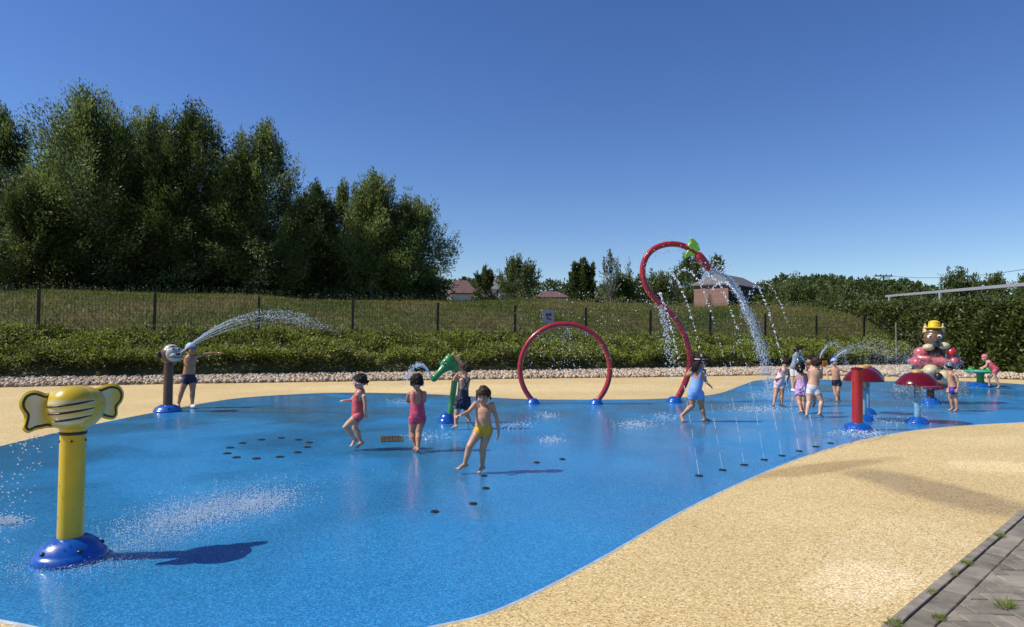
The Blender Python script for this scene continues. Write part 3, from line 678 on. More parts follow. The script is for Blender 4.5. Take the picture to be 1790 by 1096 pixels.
# far woods
def woods(name, xs, tops, Y, n, label, size, leaf):
    r = np.random.default_rng(len(xs) * 7 + int(Y))
    nc = max(30, n // 110); u = r.uniform(0, len(xs) - 1, nc)
    px = np.interp(u, range(len(xs)), xs); top = np.interp(u, range(len(xs)), tops)
    yy = Y + r.uniform(-0.06, 0.10, nc) * Y; c = []
    for a, b, y_ in zip(px, top, yy):
        p = P(a, b, y_); hgt = p[2] - tz(p[0], y_) ; h0 = max(3.0, hgt); rad = r.uniform(0.012, 0.026) * Y; b_ = 0
        c.append((p[0], y_, p[2] - rad * r.uniform(0.6, 1.3) - h0 * r.choice([0, 0, 0.25, 0.5, 0.7]), rad))
    c = np.array(c); ci = r.integers(0, nc, n)
    dv = unit(r.normal(size=(n, 3))); dv[:, 2] = np.abs(dv[:, 2]) * 1.0 - 0.25
    p = c[ci, :3] + dv * c[ci, 3:4] * r.uniform(0.75, 1.05, (n, 1))
    v, f = leaf_arrays(p, dv + r.normal(0, 0.5, (n, 3)), size * r.uniform(0.7, 1.3, n), size * r.uniform(0.4, 0.7, n))
    tag(np_mesh(name, v, f, leaf), label, 'woods', kind='stuff')
woods('woods', [690, 780, 830, 890, 950, 1010, 1060, 1120, 1170, 1240], [484, 490, 488, 495, 490, 494, 498, 498, 502, 498], 190, 26000, 'far dark wood behind the house roofs in the middle of the photo', 1.0, DARKL)
woods('woods', [1240, 1330, 1370, 1400, 1440, 1480, 1530, 1580, 1615, 1640], [496, 492, 483, 486, 483, 487, 490, 492, 505, 525], 170, 26000, 'wooded hillside right of the brick barn', 0.95, DARKL)
woods('woods', [1300, 1400, 1500, 1560, 1640], [515, 512, 514, 512, 522], 90, 14000, 'lower belt of green bushes below the wooded hillside', 0.5, MIDL)
woods('woods', [750, 780, 800, 830, 850, 885, 935, 985, 1000, 1060, 1200], [512, 530, 534, 534, 526, 528, 536, 536, 526, 518, 518], 75, 12000, 'belt of green bushes just beyond the crest of the bank', 0.4, MIDL)
woods('woods', [1600, 1700, 1800, 1950], [505, 496, 494, 492], 230, 9000, 'distant trees behind the grey barrier at right', 1.2, DARKL)

# tall hedge on the right
hp = [Vector((21.3, 12, 0)), Vector((21.3, 20, 0)), Vector((21.4, 27, 0)), Vector((22.0, 35, 0)), Vector((23.2, 47, 0)), Vector((24.2, 56, 0))]
hh_ = [2.85, 2.9, 3.0, 3.25, 3.75, 4.1]
hedge = empty('hedge', (21.4, 27, 0)); tag(hedge, 'tall dense clipped hedge closing the right side behind the animal ride', 'hedge')
core = MB(); rings = []
for i, (p, h) in enumerate(zip(hp, hh_)):
    t = (hp[min(i + 1, 5)] - hp[max(i - 1, 0)]).normalized(); nr = Vector((t.y, -t.x, 0)); q_ = p - Vector((21.4, 27, 0))
    rings.append([q_ - nr * -0.25 + Vector((0, 0, -0.1)), q_ + nr * 0.35 + Vector((0, 0, h - 0.5)), q_ + nr * 1.5 + Vector((0, 0, h - 0.5)), q_ + nr * 1.8 + Vector((0, 0, -0.1))])
core.loft(rings); core.build('light_block_core', BARK, hedge, smooth=False)  # solid dark core added inside the foliage to block light
n = 95000
u = rng.uniform(0, 5, n); i0 = u.astype(int); fr = u - i0
HPn = np.array([[p.x, p.y, 0] for p in hp]); H_ = np.array(hh_)
pc = HPn[i0] * (1 - fr)[:, None] + HPn[i0 + 1] * fr[:, None]; hc = H_[i0] * (1 - fr) + H_[i0 + 1] * fr
tn = unit(HPn[i0 + 1] - HPn[i0]); nr = np.column_stack([tn[:, 1], -tn[:, 0], np.zeros(n)])
topf = rng.uniform(size=n) < 0.28
zz = np.where(topf, hc, rng.uniform(0, 1, n) * hc)
lump = 0.16 * np.sin(u * 9 + zz * 1.3) + 0.12 * np.sin(u * 23 + zz * 2.9 + 1)
off_ = np.where(topf, rng.uniform(-0.2, 1.7, n), 0) + np.where(topf, 0, rng.normal(0.0, 0.14, n) + lump)
pz = zz + np.where(topf, rng.normal(-0.05, 0.12, n) + lump * 0.7, 0)
pt = pc + nr * off_[:, None]; pt[:, 2] = pz
dr = -nr * 0.6 * (~topf)[:, None] + np.array([0, 0, 0.5]) + rng.normal(0, 0.6, (n, 3))
v, f = leaf_arrays(pt - np.array([21.4, 27, 0]), dr, rng.uniform(0.12, 0.24, n), rng.uniform(0.06, 0.12, n), up=np.array([-0.35, 0, 0.55]))
np_mesh('foliage', v, f, HEDGEL, parent=hedge)

# ================================================================== buildings far off
bm_, bnt, bb_ = nodes('old_brick')
btc = N(bnt, 'ShaderNodeTexCoord'); bk = N(bnt, 'ShaderNodeTexBrick'); bk.inputs['Scale'].default_value = 1.3
bk.inputs['Color1'].default_value = (0.25, 0.115, 0.085, 1); bk.inputs['Color2'].default_value = (0.32, 0.18, 0.135, 1); bk.inputs['Mortar'].default_value = (0.28, 0.23, 0.20, 1)
bmp = N(bnt, 'ShaderNodeMapping'); bmp.inputs['Rotation'].default_value = (R(90), 0, 0)
bnt.links.new(btc.outputs['Object'], bmp.inputs[0]); bnt.links.new(bmp.outputs[0], bk.inputs['Vector']); bnt.links.new(bk.outputs[0], bb_.inputs['Base Color']); bb_.inputs['Roughness'].default_value = 0.9
SLATE = paint('slate_roof', (0.15, 0.135, 0.13), 0.8, 0.25, scale=2, bump=0.4, bscale=6)
TILE = paint('brown_tiles', (0.14, 0.075, 0.06), 0.85, 0.3, scale=2.5, bump=0.5, bscale=5)
RENDERW = paint('pale_render', (0.55, 0.5, 0.43), 0.9, 0.1)
DARKB = paint('dark_barn_brick', (0.10, 0.055, 0.045), 0.9, 0.3)
TIMBER = paint('dark_timber', (0.03, 0.025, 0.022), 0.8, 0.3)
def house(name, base, L_, W_, hw, hr, rz, label, wall, roof, hip=0.0, side=None):
    h = empty(name, base, rz); tag(h, label, 'building')
    w = MB(); w.box((0, 0, hw / 2 - 1.0), (L_ / 2, W_ / 2, hw / 2 + 1.0)); w.build('wall', wall, h, smooth=False)
    if side:
        b = MB()
        for i in range(7): b.box((-L_ / 2 + L_ * (i + 0.6) / 7.4, -W_ / 2 - 0.05, hw / 2 - 0.4), (0.10, 0.045, hw / 2))
        b.box((0, -W_ / 2 - 0.03, hw * 0.42), (L_ / 2 - 0.1, 0.02, hw * 0.42)); b.build('timber_side', side, h, smooth=False)
    e = 0.3; a, bq = L_ / 2 + e, W_ / 2 + e; rd_ = MB()
    vs = [(-a, -bq, hw - 0.1), (a, -bq, hw - 0.1), (a, bq, hw - 0.1), (-a, bq, hw - 0.1), (-a + hip, 0, hw + hr), (a - hip, 0, hw + hr),
          (-a, -bq, hw + 0.06), (a, -bq, hw + 0.06), (a, bq, hw + 0.06), (-a, bq, hw + 0.06)]
    rd_.add(vs, [(0, 3, 2, 1), (6, 7, 5, 4), (8, 9, 4, 5), (7, 8, 5), (9, 6, 4), (0, 1, 7, 6), (1, 2, 8, 7), (2, 3, 9, 8), (3, 0, 6, 9)])
    r_ = rd_.build('roof', roof, h, smooth=False)
    return h, r_
# brick barn: gable end towards us, long dark side to the right
zb = 2.5
pa, pb2 = P(1213, 500, 88), P(1273, 500, 85.0)
wd = math.hypot(pb2[0] - pa[0], pb2[1] - pa[1]); zt = P(1243, 497, 86)[2]
ang = math.atan2(pb2[1] - pa[1], pb2[0] - pa[0])
cx_, cy_ = (pa[0] + pb2[0]) / 2, (pa[1] + pb2[1]) / 2
Lb = 13.0; nd = np.array([-math.sin(ang), math.cos(ang)])
ctr_ = np.array([cx_, cy_]) + nd * Lb / 2
barn, broof = house('brick_barn', (ctr_[0], ctr_[1], zb), Lb, wd, zt - zb, P(1258, 477, 88)[2] - zt, ang - math.pi / 2 + math.pi, 'old brick barn with a grey hipped roof beyond the bank, behind the spraying pipe', bm_, SLATE, hip=1.8, side=None)
sd = MB()
for i in range(9): sd.box((-Lb / 2 + Lb * (i + 0.6) / 9.4, -wd / 2 - 0.05, (zt - zb) / 2), (0.12, 0.05, (zt - zb) / 2 - 0.05))
sd.box((0, -wd / 2 - 0.02, (zt - zb) / 2), (Lb / 2 - 0.05, 0.02, (zt - zb) / 2 - 0.03)); sd.build('timber_side', TIMBER, barn, smooth=False)
def roof_at(px, ptop, peave, Y, wpx, label, roof=TILE, rz=0.2, deep=7):
    p = P(px, peave, Y); zg = tz(p[0], Y); top = P(px, ptop, Y)
    h, r_ = house('house', (p[0], Y, zg), wpx * Y / F, deep, p[2] - zg, top[2] - p[2], rz, label, RENDERW, roof, hip=wpx * Y / F * 0.33)
    ch = MB(); ch.box((wpx * Y / F * 0.12, 0.3, top[2] - zg + 0.1), (0.28, 0.28, 0.55)); ch.build('chimney', DARKB, r_, smooth=False)
    wi = MB(); wi.box((-wpx * Y / F * 0.2, -deep / 2 - 0.02, (p[2] - zg) * 0.6), (0.5, 0.04, 0.55)); wi.build('window', BLACK, h, smooth=False)
    return h
roof_at(806, 490, 515, 105, 42, 'house with a steep brown tiled roof and pale wall beside the tall trees')
roof_at(772, 497, 513, 118, 26, 'small brown roof half hidden behind the bush at the end of the tall trees')
roof_at(866, 488, 508, 120, 40, 'grey roofed house between the two slim light green trees', SLATE, -0.3)
roof_at(962, 509, 522, 108, 50, 'low reddish tiled roof peeping over the bank left of the dark dome tree', TILE, 0.1)

# utility pole and cable
up = P(1545, 535, 120); upz = tz(up[0], 120)
ut = empty('utility_pole', (up[0], 120, upz)); tag(ut, 'wooden utility pole with a crossarm in front of the wooded hillside', 'utility pole')
ztop = P(1545, 481, 120)[2] - upz
b = MB(); b.tube([(0, 0, -0.5), (0, 0, ztop)], [0.2, 0.13], 10); b.build('pole', BARK, ut)
b = MB(); b.box((0, 0, ztop - 0.15), (1.6, 0.09, 0.11)); b.box((0.3, 0, ztop - 0.5), (0.9, 0.06, 0.06)); b.build('crossarm', TIMBER, ut, smooth=False)
for x_ in (-1.4, -0.5, 0.5, 1.4):
    b = MB(); b.lathe([(0.06, 0), (0.1, 0.05), (0.06, 0.12), (0.09, 0.2), (0.02, 0.3)], (x_, 0, ztop - 0.04), 10); b.build('insulator', TIMBER, ut)
a_ = V(P(1548, 481.5, 120)); e_ = V(P(1900, 450, 75)); b = MB()
b.tube([a_.lerp(e_, t) + Vector((0, 0, -1.2 * 4 * t * (1 - t))) for t in np.linspace(0, 1, 14)], 0.035, 6)
tag(b.build('power_cable', TIMBER), 'single dark cable running from the utility pole to the right photo edge', 'cable')
# grey barrier above the hedge
ra, rb = V(P(1548, 518, 78)), V(P(1830, 494, 42))
gr = empty('road_barrier', (ra + rb) / 2); tag(gr, 'long pale grey metal barrier on stubby posts rising above the tall hedge', 'barrier')
mid = (ra + rb) / 2; b = MB(); ax = (rb - ra).normalized(); sdv = ax.cross(Vector((0, 0, 1))).normalized(); upv = sdv.cross(ax)
b.box((0, 0, 0), ((rb - ra).length / 2, 0.06, 0.10), (ax, sdv, upv)); b.box(upv * 0.09 - sdv * 0.08, ((rb - ra).length / 2, 0.03, 0.05), (ax, sdv, upv))
b.box(-upv * 0.09 - sdv * 0.08, ((rb - ra).length / 2, 0.03, 0.03), (ax, sdv, upv)); b.build('rail', GREYP, gr, smooth=False)
for t in (0.06, 0.5, 0.95):
    q_ = ra.lerp(rb, t) - mid; b = MB(); b.box(q_ + Vector((0, 0, -1.6)) + sdv * 0.15, (0.09, 0.12, 1.5)); b.build('post', GREYP, gr, smooth=False)

# ================================================================== play equipment
def dome_base(parent, r, h, c=(0, 0, 0), bolts=4, ridge=True, sx=1.0):
    b = MB()
    b.lathe([(r * 0.98, -0.01), (r, 0.02 * h / 0.15), (r * 0.985, 0.18 * h), (r * 0.93, 0.34 * h), (r * 0.9, 0.36 * h), (r * 0.86, 0.47 * h), (r * 0.72, 0.74 * h), (r * 0.55, 0.92 * h), (r * 0.42, h), (r * 0.2, h * 1.02)], c, 36, sx=sx)
    o = b.build('base', BASEBLUE, parent, angle=40)
    for i in range(bolts):
        a = 2 * math.pi * (i + 0.35) / bolts; k = MB(); c_ = Vector(c) + Vector((math.cos(a) * r * 0.80 * sx, math.sin(a) * r * 0.80, 0.56 * h))
        k.ell(c_, (r * 0.085, r * 0.085, r * 0.05), None, 12, 8); k.build('bolt_cap', BLACK, o)
    return o
# ---- elephant post
eb = G(122, 976); el = empty('elephant_post', eb, R(8)); tag(el, 'yellow elephant headed spray post with round ears on a blue base, nearest of all', 'water spray post')
dome_base(el, 0.228, 0.15, bolts=5)
b = MB(); b.lathe([(0.079, 0.13), (0.078, 0.84)], n=32); b.build('pole', YELLOW, el)
b = MB(); b.lathe([(0.080, 0.84), (0.082, 0.845), (0.082, 0.855), (0.080, 0.86)], n=32); b.build('collar', BLACK, el)
b = MB(); b.lathe([(0.077, 0.86), (0.085, 0.885), (0.125, 0.90), (0.168, 0.95), (0.186, 1.01), (0.180, 1.075), (0.150, 1.125), (0.10, 1.155), (0.04, 1.17), (0.002, 1.172)], n=36); b.build('head', YELLOW, el)
for a_ in (-0.9, 0.35, 1.6):
    b = MB(); b.ell((0.079 * math.sin(a_), -0.079 * math.cos(a_), 0.80), 0.008, None, 8, 6); b.build('screw', BLACK, el)
# painted forehead: yellow with white bands between the dark lines
fm, fnt, fb = nodes('striped_yellow'); ftc = N(fnt, 'ShaderNodeTexCoord'); fs = N(fnt, 'ShaderNodeSeparateXYZ'); fnt.links.new(ftc.outputs['Object'], fs.inputs[0])
fmr = N(fnt, 'ShaderNodeMapRange'); fmr.inputs['From Min'].default_value = 0.94; fmr.inputs['From Max'].default_value = 1.18; fnt.links.new(fs.outputs[2], fmr.inputs[0])
yy_, ww_ = (0.60, 0.42, 0.012), (0.66, 0.60, 0.36)
fnt.links.new(ramp(fnt, fmr.outputs[0], [(0, ww_), (0.08, yy_), (0.12, ww_), (0.28, yy_), (0.32, ww_), (0.49, yy_), (0.54, ww_), (0.66, yy_), (1, yy_)]), fb.inputs['Base Color'])
fb.inputs['Roughness'].default_value = 0.28; fb.inputs['Coat Weight'].default_value = 0.4
fd = Vector((0.30, -0.95, 0)).normalized(); fsd = Vector((0.95, 0.30, 0)); fc = fd * 0.092 + Vector((0, 0, 1.04))
fr_ = (0.142, 0.128, 0.134)
b = MB(); b.ell(fc, fr_, (fsd, fd, Vector((0, 0, 1))), 28, 18); fh = b.build('trunk_root', fm, el)
for zl in (1.06, 1.01, 0.96):
    pts = []
    for t in np.linspace(-1.25, 1.25, 22):
        z_ = zl + 0.018 * math.sin(t) ; k = math.sqrt(max(0.05, 1 - ((z_ - fc.z) / fr_[2]) ** 2))
        pts.append(fc + fsd * (fr_[0] * k * math.sin(t)) + fd * (fr_[1] * k * math.cos(t)) + Vector((0, 0, z_ - fc.z)))
    b = MB(); b.tube(pts, [0.0035 + 0.004 * math.sin(math.pi * i / 21) for i in range(22)], 8, True); b.build('wrinkle_line', BLACK, fh)
earm, ent, enb = nodes('ear_paint'); etc_ = N(ent, 'ShaderNodeTexCoord'); es = N(ent, 'ShaderNodeSeparateXYZ'); ent.links.new(etc_.outputs['Generated'], es.inputs[0])
ent.links.new(ramp(ent, es.outputs[0], [(0, yy_), (0.22, (0.62, 0.5, 0.14)), (0.5, (0.66, 0.60, 0.44)), (0.75, (0.62, 0.5, 0.14)), (1, yy_)]), enb.inputs['Base Color']); enb.inputs['Roughness'].default_value = 0.3
def ear(px_pts, yaw, depth):
    ax_ = Vector((math.cos(yaw), math.sin(yaw), 0)); nn_ = Vector((-math.sin(yaw), math.cos(yaw), 0))
    r8 = Matrix.Rotation(R(8), 3, 'Z'); inner = max(px_pts, key=lambda p: p[0]) if px_pts[0][0] < 120 else min(px_pts, key=lambda p: p[0])
    anc = V(P(*inner, eb[1] + depth)); wn_ = r8 @ nn_; pts3 = []
    for a in px_pts:                                 # the outline laid on the ear's own slanted plane
        d = V(ray(*a)); q_ = V(CAM) + d * ((anc - V(CAM)).dot(wn_) / d.dot(wn_)); q_ = r8.inverted() @ (q_ - V(eb))
        pts3.append(((q_ - r8.inverted() @ (anc - V(eb))).dot(ax_), q_.z))
    org = r8.inverted() @ (anc - V(eb))
    sm = [(p.x, p.y) for p in catmull([Vector((x, y, 0)) for x, y in pts3], 6, True)]
    def scaled(k, sh=0.0):
        mx, my = sum(p[0] for p in sm) / len(sm), sum(p[1] for p in sm) / len(sm)
        out = []
        for i, p in enumerate(sm):
            a, c = sm[i - 1], sm[(i + 1) % len(sm)]; tx, ty = c[0] - a[0], c[1] - a[1]; l = math.hypot(tx, ty) or 1
            nx, ny = -ty / l, tx / l
            if (mx - p[0]) * nx + (my - p[1]) * ny < 0: nx, ny = -nx, -ny
            out.append((p[0] + nx * k, p[1] + ny * k))
        return out
    o_ = Vector((org.x, org.y, 0))
    b = MB(); b.prism(scaled(0), 0.034, o_, ax_, Vector((0, 0, 1)), nn_); e = b.build('ear', YELLOW, el, angle=35)
    b = MB(); b.prism(scaled(0.007), 0.040, o_, ax_, Vector((0, 0, 1)), nn_); b.build('ear_outline', BLACK, e, angle=35)
    b = MB(); b.prism(scaled(0.021), 0.046, o_, ax_, Vector((0, 0, 1)), nn_); b.build('ear_panel', earm, e, angle=35)
ear([(94, 693), (78, 687), (60, 682), (43, 687), (34, 700), (34, 713), (41, 726), (41, 738), (39, 750), (48, 757), (62, 752), (80, 748), (96, 742)], R(42), -0.09)
ear([(160, 684), (176, 676), (192, 671), (208, 674), (216, 686), (214, 700), (206, 712), (205, 725), (198, 733), (184, 732), (172, 727), (160, 722)], R(42), 0.10)

# ---- monkey post
mb_ = G(293, 719); mk = empty('monkey_post', mb_, R(0)); tag(mk, 'brown monkey headed spray post squirting water, blue base, beside the boy in a cap', 'water spray post')
dome_base(mk, 0.255, 0.13)
b = MB(); b.lathe([(0.085, 0.1), (0.083, 0.92)], n=24); b.build('pole', BROWN, mk)
hc = Vector((0.05, -0.02, 1.09)); dv = Vector((0.80, -0.55, 0.12)).normalized(); dv, s_, u_3 = frame_from(dv); axm = (s_, dv, u_3)
b = MB(); b.ell(hc, (0.195, 0.19, 0.19), axm, 24, 16); b.build('head', BROWN, mk)
b = MB(); b.ell(hc + dv * 0.05, (0.172, 0.165, 0.165), axm, 24, 16); b.ell(hc + dv * 0.02 + u_3 * 0.08, (0.15, 0.15, 0.12), axm, 20, 12); b.build('face', GREYW, mk)
b = MB(); b.ell(hc + dv * 0.14 - u_3 * 0.045, (0.125, 0.115, 0.09), axm, 20, 12); mz = b.build('muzzle', GREYW, mk)
b = MB(); b.tube([hc + dv * 0.21 - u_3 * 0.02, hc + dv * 0.285 + u_3 * 0.0], [0.038, 0.03], 14, True); b.build('nozzle', BLACK, mz)
pts = [hc + dv * (0.135 + 0.11 * math.cos(t)) + s_ * 0.132 * math.sin(t) - u_3 * (0.065 + 0.012 * math.cos(2 * t)) for t in np.linspace(-1.4, 1.4, 16)]
b = MB(); b.tube(pts, 0.009, 8, True); b.build('mouth_line', BLACK, mz)
for sg in (-1, 1):
    b = MB(); ec = hc + s_ * sg * 0.205 - dv * 0.04; b.ell(ec, (0.062, 0.035, 0.072), axm, 16, 10); e = b.build('ear', BROWN, mk)
    b = MB(); b.ell(ec + dv * 0.022, (0.038, 0.02, 0.045), axm, 14, 8); b.build('inner_ear', BLACK, e)
    b = MB(); b.ell(hc + dv * 0.175 + s_ * sg * 0.06 + u_3 * 0.085, (0.036, 0.028, 0.045), axm, 14, 8); e = b.build('eye', WHITEP, mk)
    b = MB(); b.ell(hc + dv * 0.195 + s_ * sg * 0.055 + u_3 * 0.085, (0.018, 0.016, 0.022), axm, 12, 8); b.build('pupil', BLACK, e)
    b = MB(); b.tube([hc + dv * 0.165 + s_ * sg * 0.1 + u_3 * 0.135, hc + dv * 0.178 + s_ * sg * 0.06 + u_3 * 0.148, hc + dv * 0.18 + s_ * sg * 0.02 + u_3 * 0.132], 0.01, 8, True); b.build('brow', BLACK, mk)
MONKEY_NOZ = V(mb_) + hc + dv * 0.31

# ---- seahorse dragon post
sbp = G(781, 739); sh = empty('sea_dragon_post', sbp); tag(sh, 'green sea dragon headed spray post on a leaning pole, girl in navy holding it', 'water spray post')
YS = sbp[1]
def loc_px(px, py, dy=0.0): return V(P(px, py, YS + dy) - sbp)
dome_base(sh, 0.155, 0.17, sx=1.0)
path = [loc_px(*p) for p in ((787, 728), (789.5, 705), (793, 680), (795.5, 658), (796, 645), (792, 635), (785, 632))]
cp = catmull(path, 5); b = MB(); b.tube(cp, [0.052] * (len(cp) - 8) + [0.056, 0.06, 0.066, 0.072, 0.08, 0.085, 0.08, 0.06], 18, True); b.build('pole', GREENP, sh)
hc = loc_px(783, 636); sn = (loc_px(760, 660, -0.12) - hc); dvv, s_, u_3 = frame_from(sn); axm = (s_, dvv, u_3)
b = MB(); b.ell(hc, (0.105, 0.125, 0.12), axm, 24, 14); b.ell(hc + Vector((0, 0, 0.05)) - dvv * 0.03, (0.095, 0.10, 0.09), axm, 20, 12); b.build('head', GREENP, sh)
b = MB(); b.tube([hc + dvv * 0.08, hc + dvv * 0.17, hc + sn * 0.86, hc + sn, hc + sn * 1.06], [0.085, 0.062, 0.055, 0.066, 0.06], 18, True); snt = b.build('snout', GREENP, sh)
b = MB(); b.ell(hc + sn * 1.16, (0.035, 0.012, 0.035), axm, 14, 8); b.build('nozzle', BLACK, snt)
for sg in (-1, 1):
    b = MB(); ec = hc + s_ * sg * 0.085 + dvv * 0.055 + u_3 * 0.06; b.ell(ec, (0.03, 0.035, 0.035), axm, 14, 8); e = b.build('eye', GREYW, sh)
    b = MB(); b.ell(ec + s_ * sg * 0.018 + dvv * 0.016, 0.02, axm, 12, 8); b.build('pupil', BLACK, e)
    b = MB(); b.tube([ec + u_3 * 0.035 - dvv * 0.04, ec + u_3 * 0.045, ec + u_3 * 0.03 + dvv * 0.045], 0.012, 8, True); b.build('brow', paint('deep_green', (0.012, 0.09, 0.02), 0.4), sh)
def conv2(p): q_ = loc_px(*p); return (q_.x, q_.z)
cr = [conv2(p) for p in ((777, 625), (784, 618), (788, 621), (793, 615), (797, 621), (804, 620), (804, 628), (809, 632), (805, 639), (807, 647), (800, 652), (796, 644), (793, 634), (787, 628))]
b = MB(); b.prism(cr, 0.03, (0, 0.02, 0), (1, 0, 0), (0, 0, 1), (0, 1, 0)); b.build('crest', TANP, sh, angle=30)
DRAGON_NOZ = V(sbp) + hc + sn * 1.12

# ---- red hoop
hb = (G(928, 706) + G(1045, 706)) / 2; YH = hb[1]; hoop = empty('water_hoop', hb); tag(hoop, 'red round pipe hoop standing on two small blue bases', 'water hoop')
ctr0 = V(P(987.5, 645, YH) - hb); Rr = 1.0; a0 = math.asin((ctr0.z - 0.06) / Rr)
pts = [ctr0 + Vector((Rr * math.cos(t), 0, Rr * math.sin(t))) for t in np.linspace(-a0, math.pi + a0, 70)]
b = MB(); b.tube(pts, 0.058, 18); pipe = b.build('pipe', RED, hoop)
for sg, p in ((-1, pts[-1]), (1, pts[0])):
    dome_base(hoop, 0.155, 0.12, (p.x - sg * 0.0, 0, 0), 3)
for t in np.linspace(0.5, math.pi - 0.5, 6):
    b = MB(); b.tube([ctr0 + Vector((0.935 * math.cos(t), 0, 0.935 * math.sin(t))), ctr0 + Vector((0.95 * math.cos(t), 0, 0.95 * math.sin(t)))], 0.014, 8); b.build('spray_nozzle', STEEL, pipe)

# ---- red S shaped pipe
sb2 = G(1179, 703); YP = sb2[1]; sp_ = empty('water_spout', sb2); tag(sp_, 'tall red S shaped pipe with lime leaves and a spout pouring water', 'water spout')
def lp(px, py, dy=0.0): return V(P(px, py, YP + dy) - sb2)
path = [lp(*p) for p in ((1181, 701), (1186, 693), (1196, 673), (1204, 649), (1206, 623), (1200, 595), (1186, 565), (1170, 546), (1150, 528), (1132.5, 507), (1124.5, 486), (1124, 466), (1131, 447), (1146, 433.5), (1166, 427), (1186, 427.5), (1204, 434), (1218, 443))]
cp = catmull(path, 6); b = MB(); b.tube(cp, 0.068, 18); b.build('pipe', RED, sp_)
dome_base(sp_, 0.185, 0.13, bolts=4)
n0, n1 = lp(1216, 441), lp(1243, 474); nd_ = (n1 - n0).normalized()
b = MB(); L_ = (n1 - n0).length
b.tube([n0 + nd_ * L_ * t for t in (0, 0.08, 0.14, 0.3, 0.6, 0.72, 0.8, 0.92, 1.0)], [0.06, 0.066, 0.098, 0.105, 0.10, 0.085, 0.09, 0.07, 0.045], 20); b.build('spout_head', RED, sp_)
for pl in (((1200, 431), (1205, 425), (1206, 417), (1212, 418), (1219, 426), (1223, 437), (1219, 443), (1208, 438)), ((1202, 437), (1210, 442), (1215, 446), (1206, 448), (1196, 452), (1196, 446), (1199, 441))):
    o2 = [(lp(*p).x, lp(*p).z) for p in pl]
    for yy2, tl in ((-0.05, 0.35), (0.05, -0.35)):
        b = MB(); ax_ = Vector((math.cos(tl * 0.4), math.sin(tl * 0.4), 0)); b.prism(o2, 0.03, (0, yy2, 0), (1, 0, 0), (0, 0, 1), (0, 1, 0)); b.build('leaf', LIME, sp_, angle=30)
SPOUT = V(sb2) + n1; SPOUT_D = nd_

# ---- red post
rp = G(1499, 752); rpo = empty('spray_bollard', rp); tag(rpo, 'thick plain red post with a flat rim, standing in front of the red mushrooms', 'water spray post')
dome_base(rpo, 0.235, 0.13, bolts=5)
b = MB(); b.lathe([(0.084, 0.1), (0.084, 1.00)], n=28); b.build('pole', RED, rpo)
b = MB(); b.lathe([(0.084, 1.0), (0.092, 1.003), (0.092, 1.03), (0.075, 1.035), (0.07, 1.02), (0.0, 1.02)], n=28); b.build('rim', CAPRED, rpo)
# ---- mushrooms
def mushroom(px, py, hgt, rc, label, first=None):
    g_ = G(px, py)
    if first is None:
        o = empty('water_mushroom', g_)
        dome_base(o, 0.19, 0.11)
        b = MB(); b.lathe([(0.052, 0.08), (0.052, 0.52), (0.05, 0.525)], n=20); b.build('pole', PALEBLUE, o)
        b = MB(); b.lathe([(0.05, 0.525), (0.056, 0.53), (0.056, 0.74), (0.05, 0.75)], n=20); b.build('sleeve_or_cap_shade', STEEL, o)  # shade of the cap on the upper pole, put in as grey steel
        b = MB(); b.lathe([(0.06, 0.72), (0.2, 0.70), (0.335, 0.685), (0.352, 0.69), (0.35, 0.705), (0.325, 0.75), (0.27, 0.82), (0.19, 0.885), (0.1, 0.915), (0.0, 0.92)], n=40); b.build('cap', CAPRED, o)
        b = MB(); b.lathe([(0.10, 0.905), (0.098, 0.93), (0.07, 0.955), (0.03, 0.965), (0.0, 0.965)], n=20); b.build('knob', TANP, o)
    else:
        o = copy_tree(first); o.location = V(g_)
    o.scale = (rc / 0.352, rc / 0.352, hgt / 0.965)
    tag(o, label, 'water mushroom', 'red water mushrooms'); return o
mu = mushroom(1604, 739, 0.96, 0.352, 'red mushroom shower nearest the boy in purple trunks')
mushroom(1510, 735, 1.02, 0.345, 'nearer red mushroom shower hidden behind the thick red post', mu)
mushroom(1516, 723, 0.99, 0.31, 'farther red mushroom shower behind the thick red post', mu)

# ---- animal ride
ab = G(1627, 704); ad_ = math.hypot(ab[0], ab[1]); an_ = np.array([ab[0], ab[1], 0]) / ad_; arv = np.array([an_[1], -an_[0], 0])
ar = empty('animal_ride', ab, math.atan2(arv[1], arv[0])); tag(ar, 'big water ride of a brown animal in a yellow hat sitting in a pink plane', 'water ride')
YA = ab[1]
def A(cx, cy, dy=0.0):
    d = ray(1560 + cx / 6.086, 540 + cy / 6.086); p = CAM + d * ((ad_ + dy) / (d @ an_)) - ab
    return Vector((p @ arv, p @ an_, p[2]))
dome_base(ar, 0.22, 0.12, bolts=4)
b = MB(); b.lathe([(0.085, 0.09), (0.075, 0.32)], n=16); b.build('post', BROWN, ar)
b = MB(); b.ell(A(430, 815), (0.31, 0.36, 0.11), None, 28, 14); b.build('hull', paint('bright_red_gloss', (0.55, 0.02, 0.015), 0.2, coat=0.6), ar)
b = MB(); b.ell(A(410, 655, -0.1), (0.17, 0.26, 0.15), None, 24, 14); b.ell(A(545, 730, -0.12), (0.16, 0.24, 0.17), None, 24, 14); b.ell(A(470, 720, 0.05), (0.26, 0.3, 0.17), None, 24, 14); b.build('fuselage', CREAM, ar)
b = MB(); b.ell(A(490, 718, -0.36), 0.088, None, 18, 12); b.build('nose_ball', BLACK, ar)
b = MB(); b.ell(A(455, 560, 0.02), (0.57, 0.2, 0.13), None, 32, 14); b.tube([A(250, 560, 0), A(455, 572, -0.06), A(670, 550, 0)], [0.13, 0.10, 0.11], 18, True); b.ell(A(262, 570, -0.02), (0.14, 0.18, 0.14), None, 20, 12); b.ell(A(655, 560, -0.02), (0.12, 0.17, 0.13), None, 20, 12); b.build('wing', PINKP, ar)
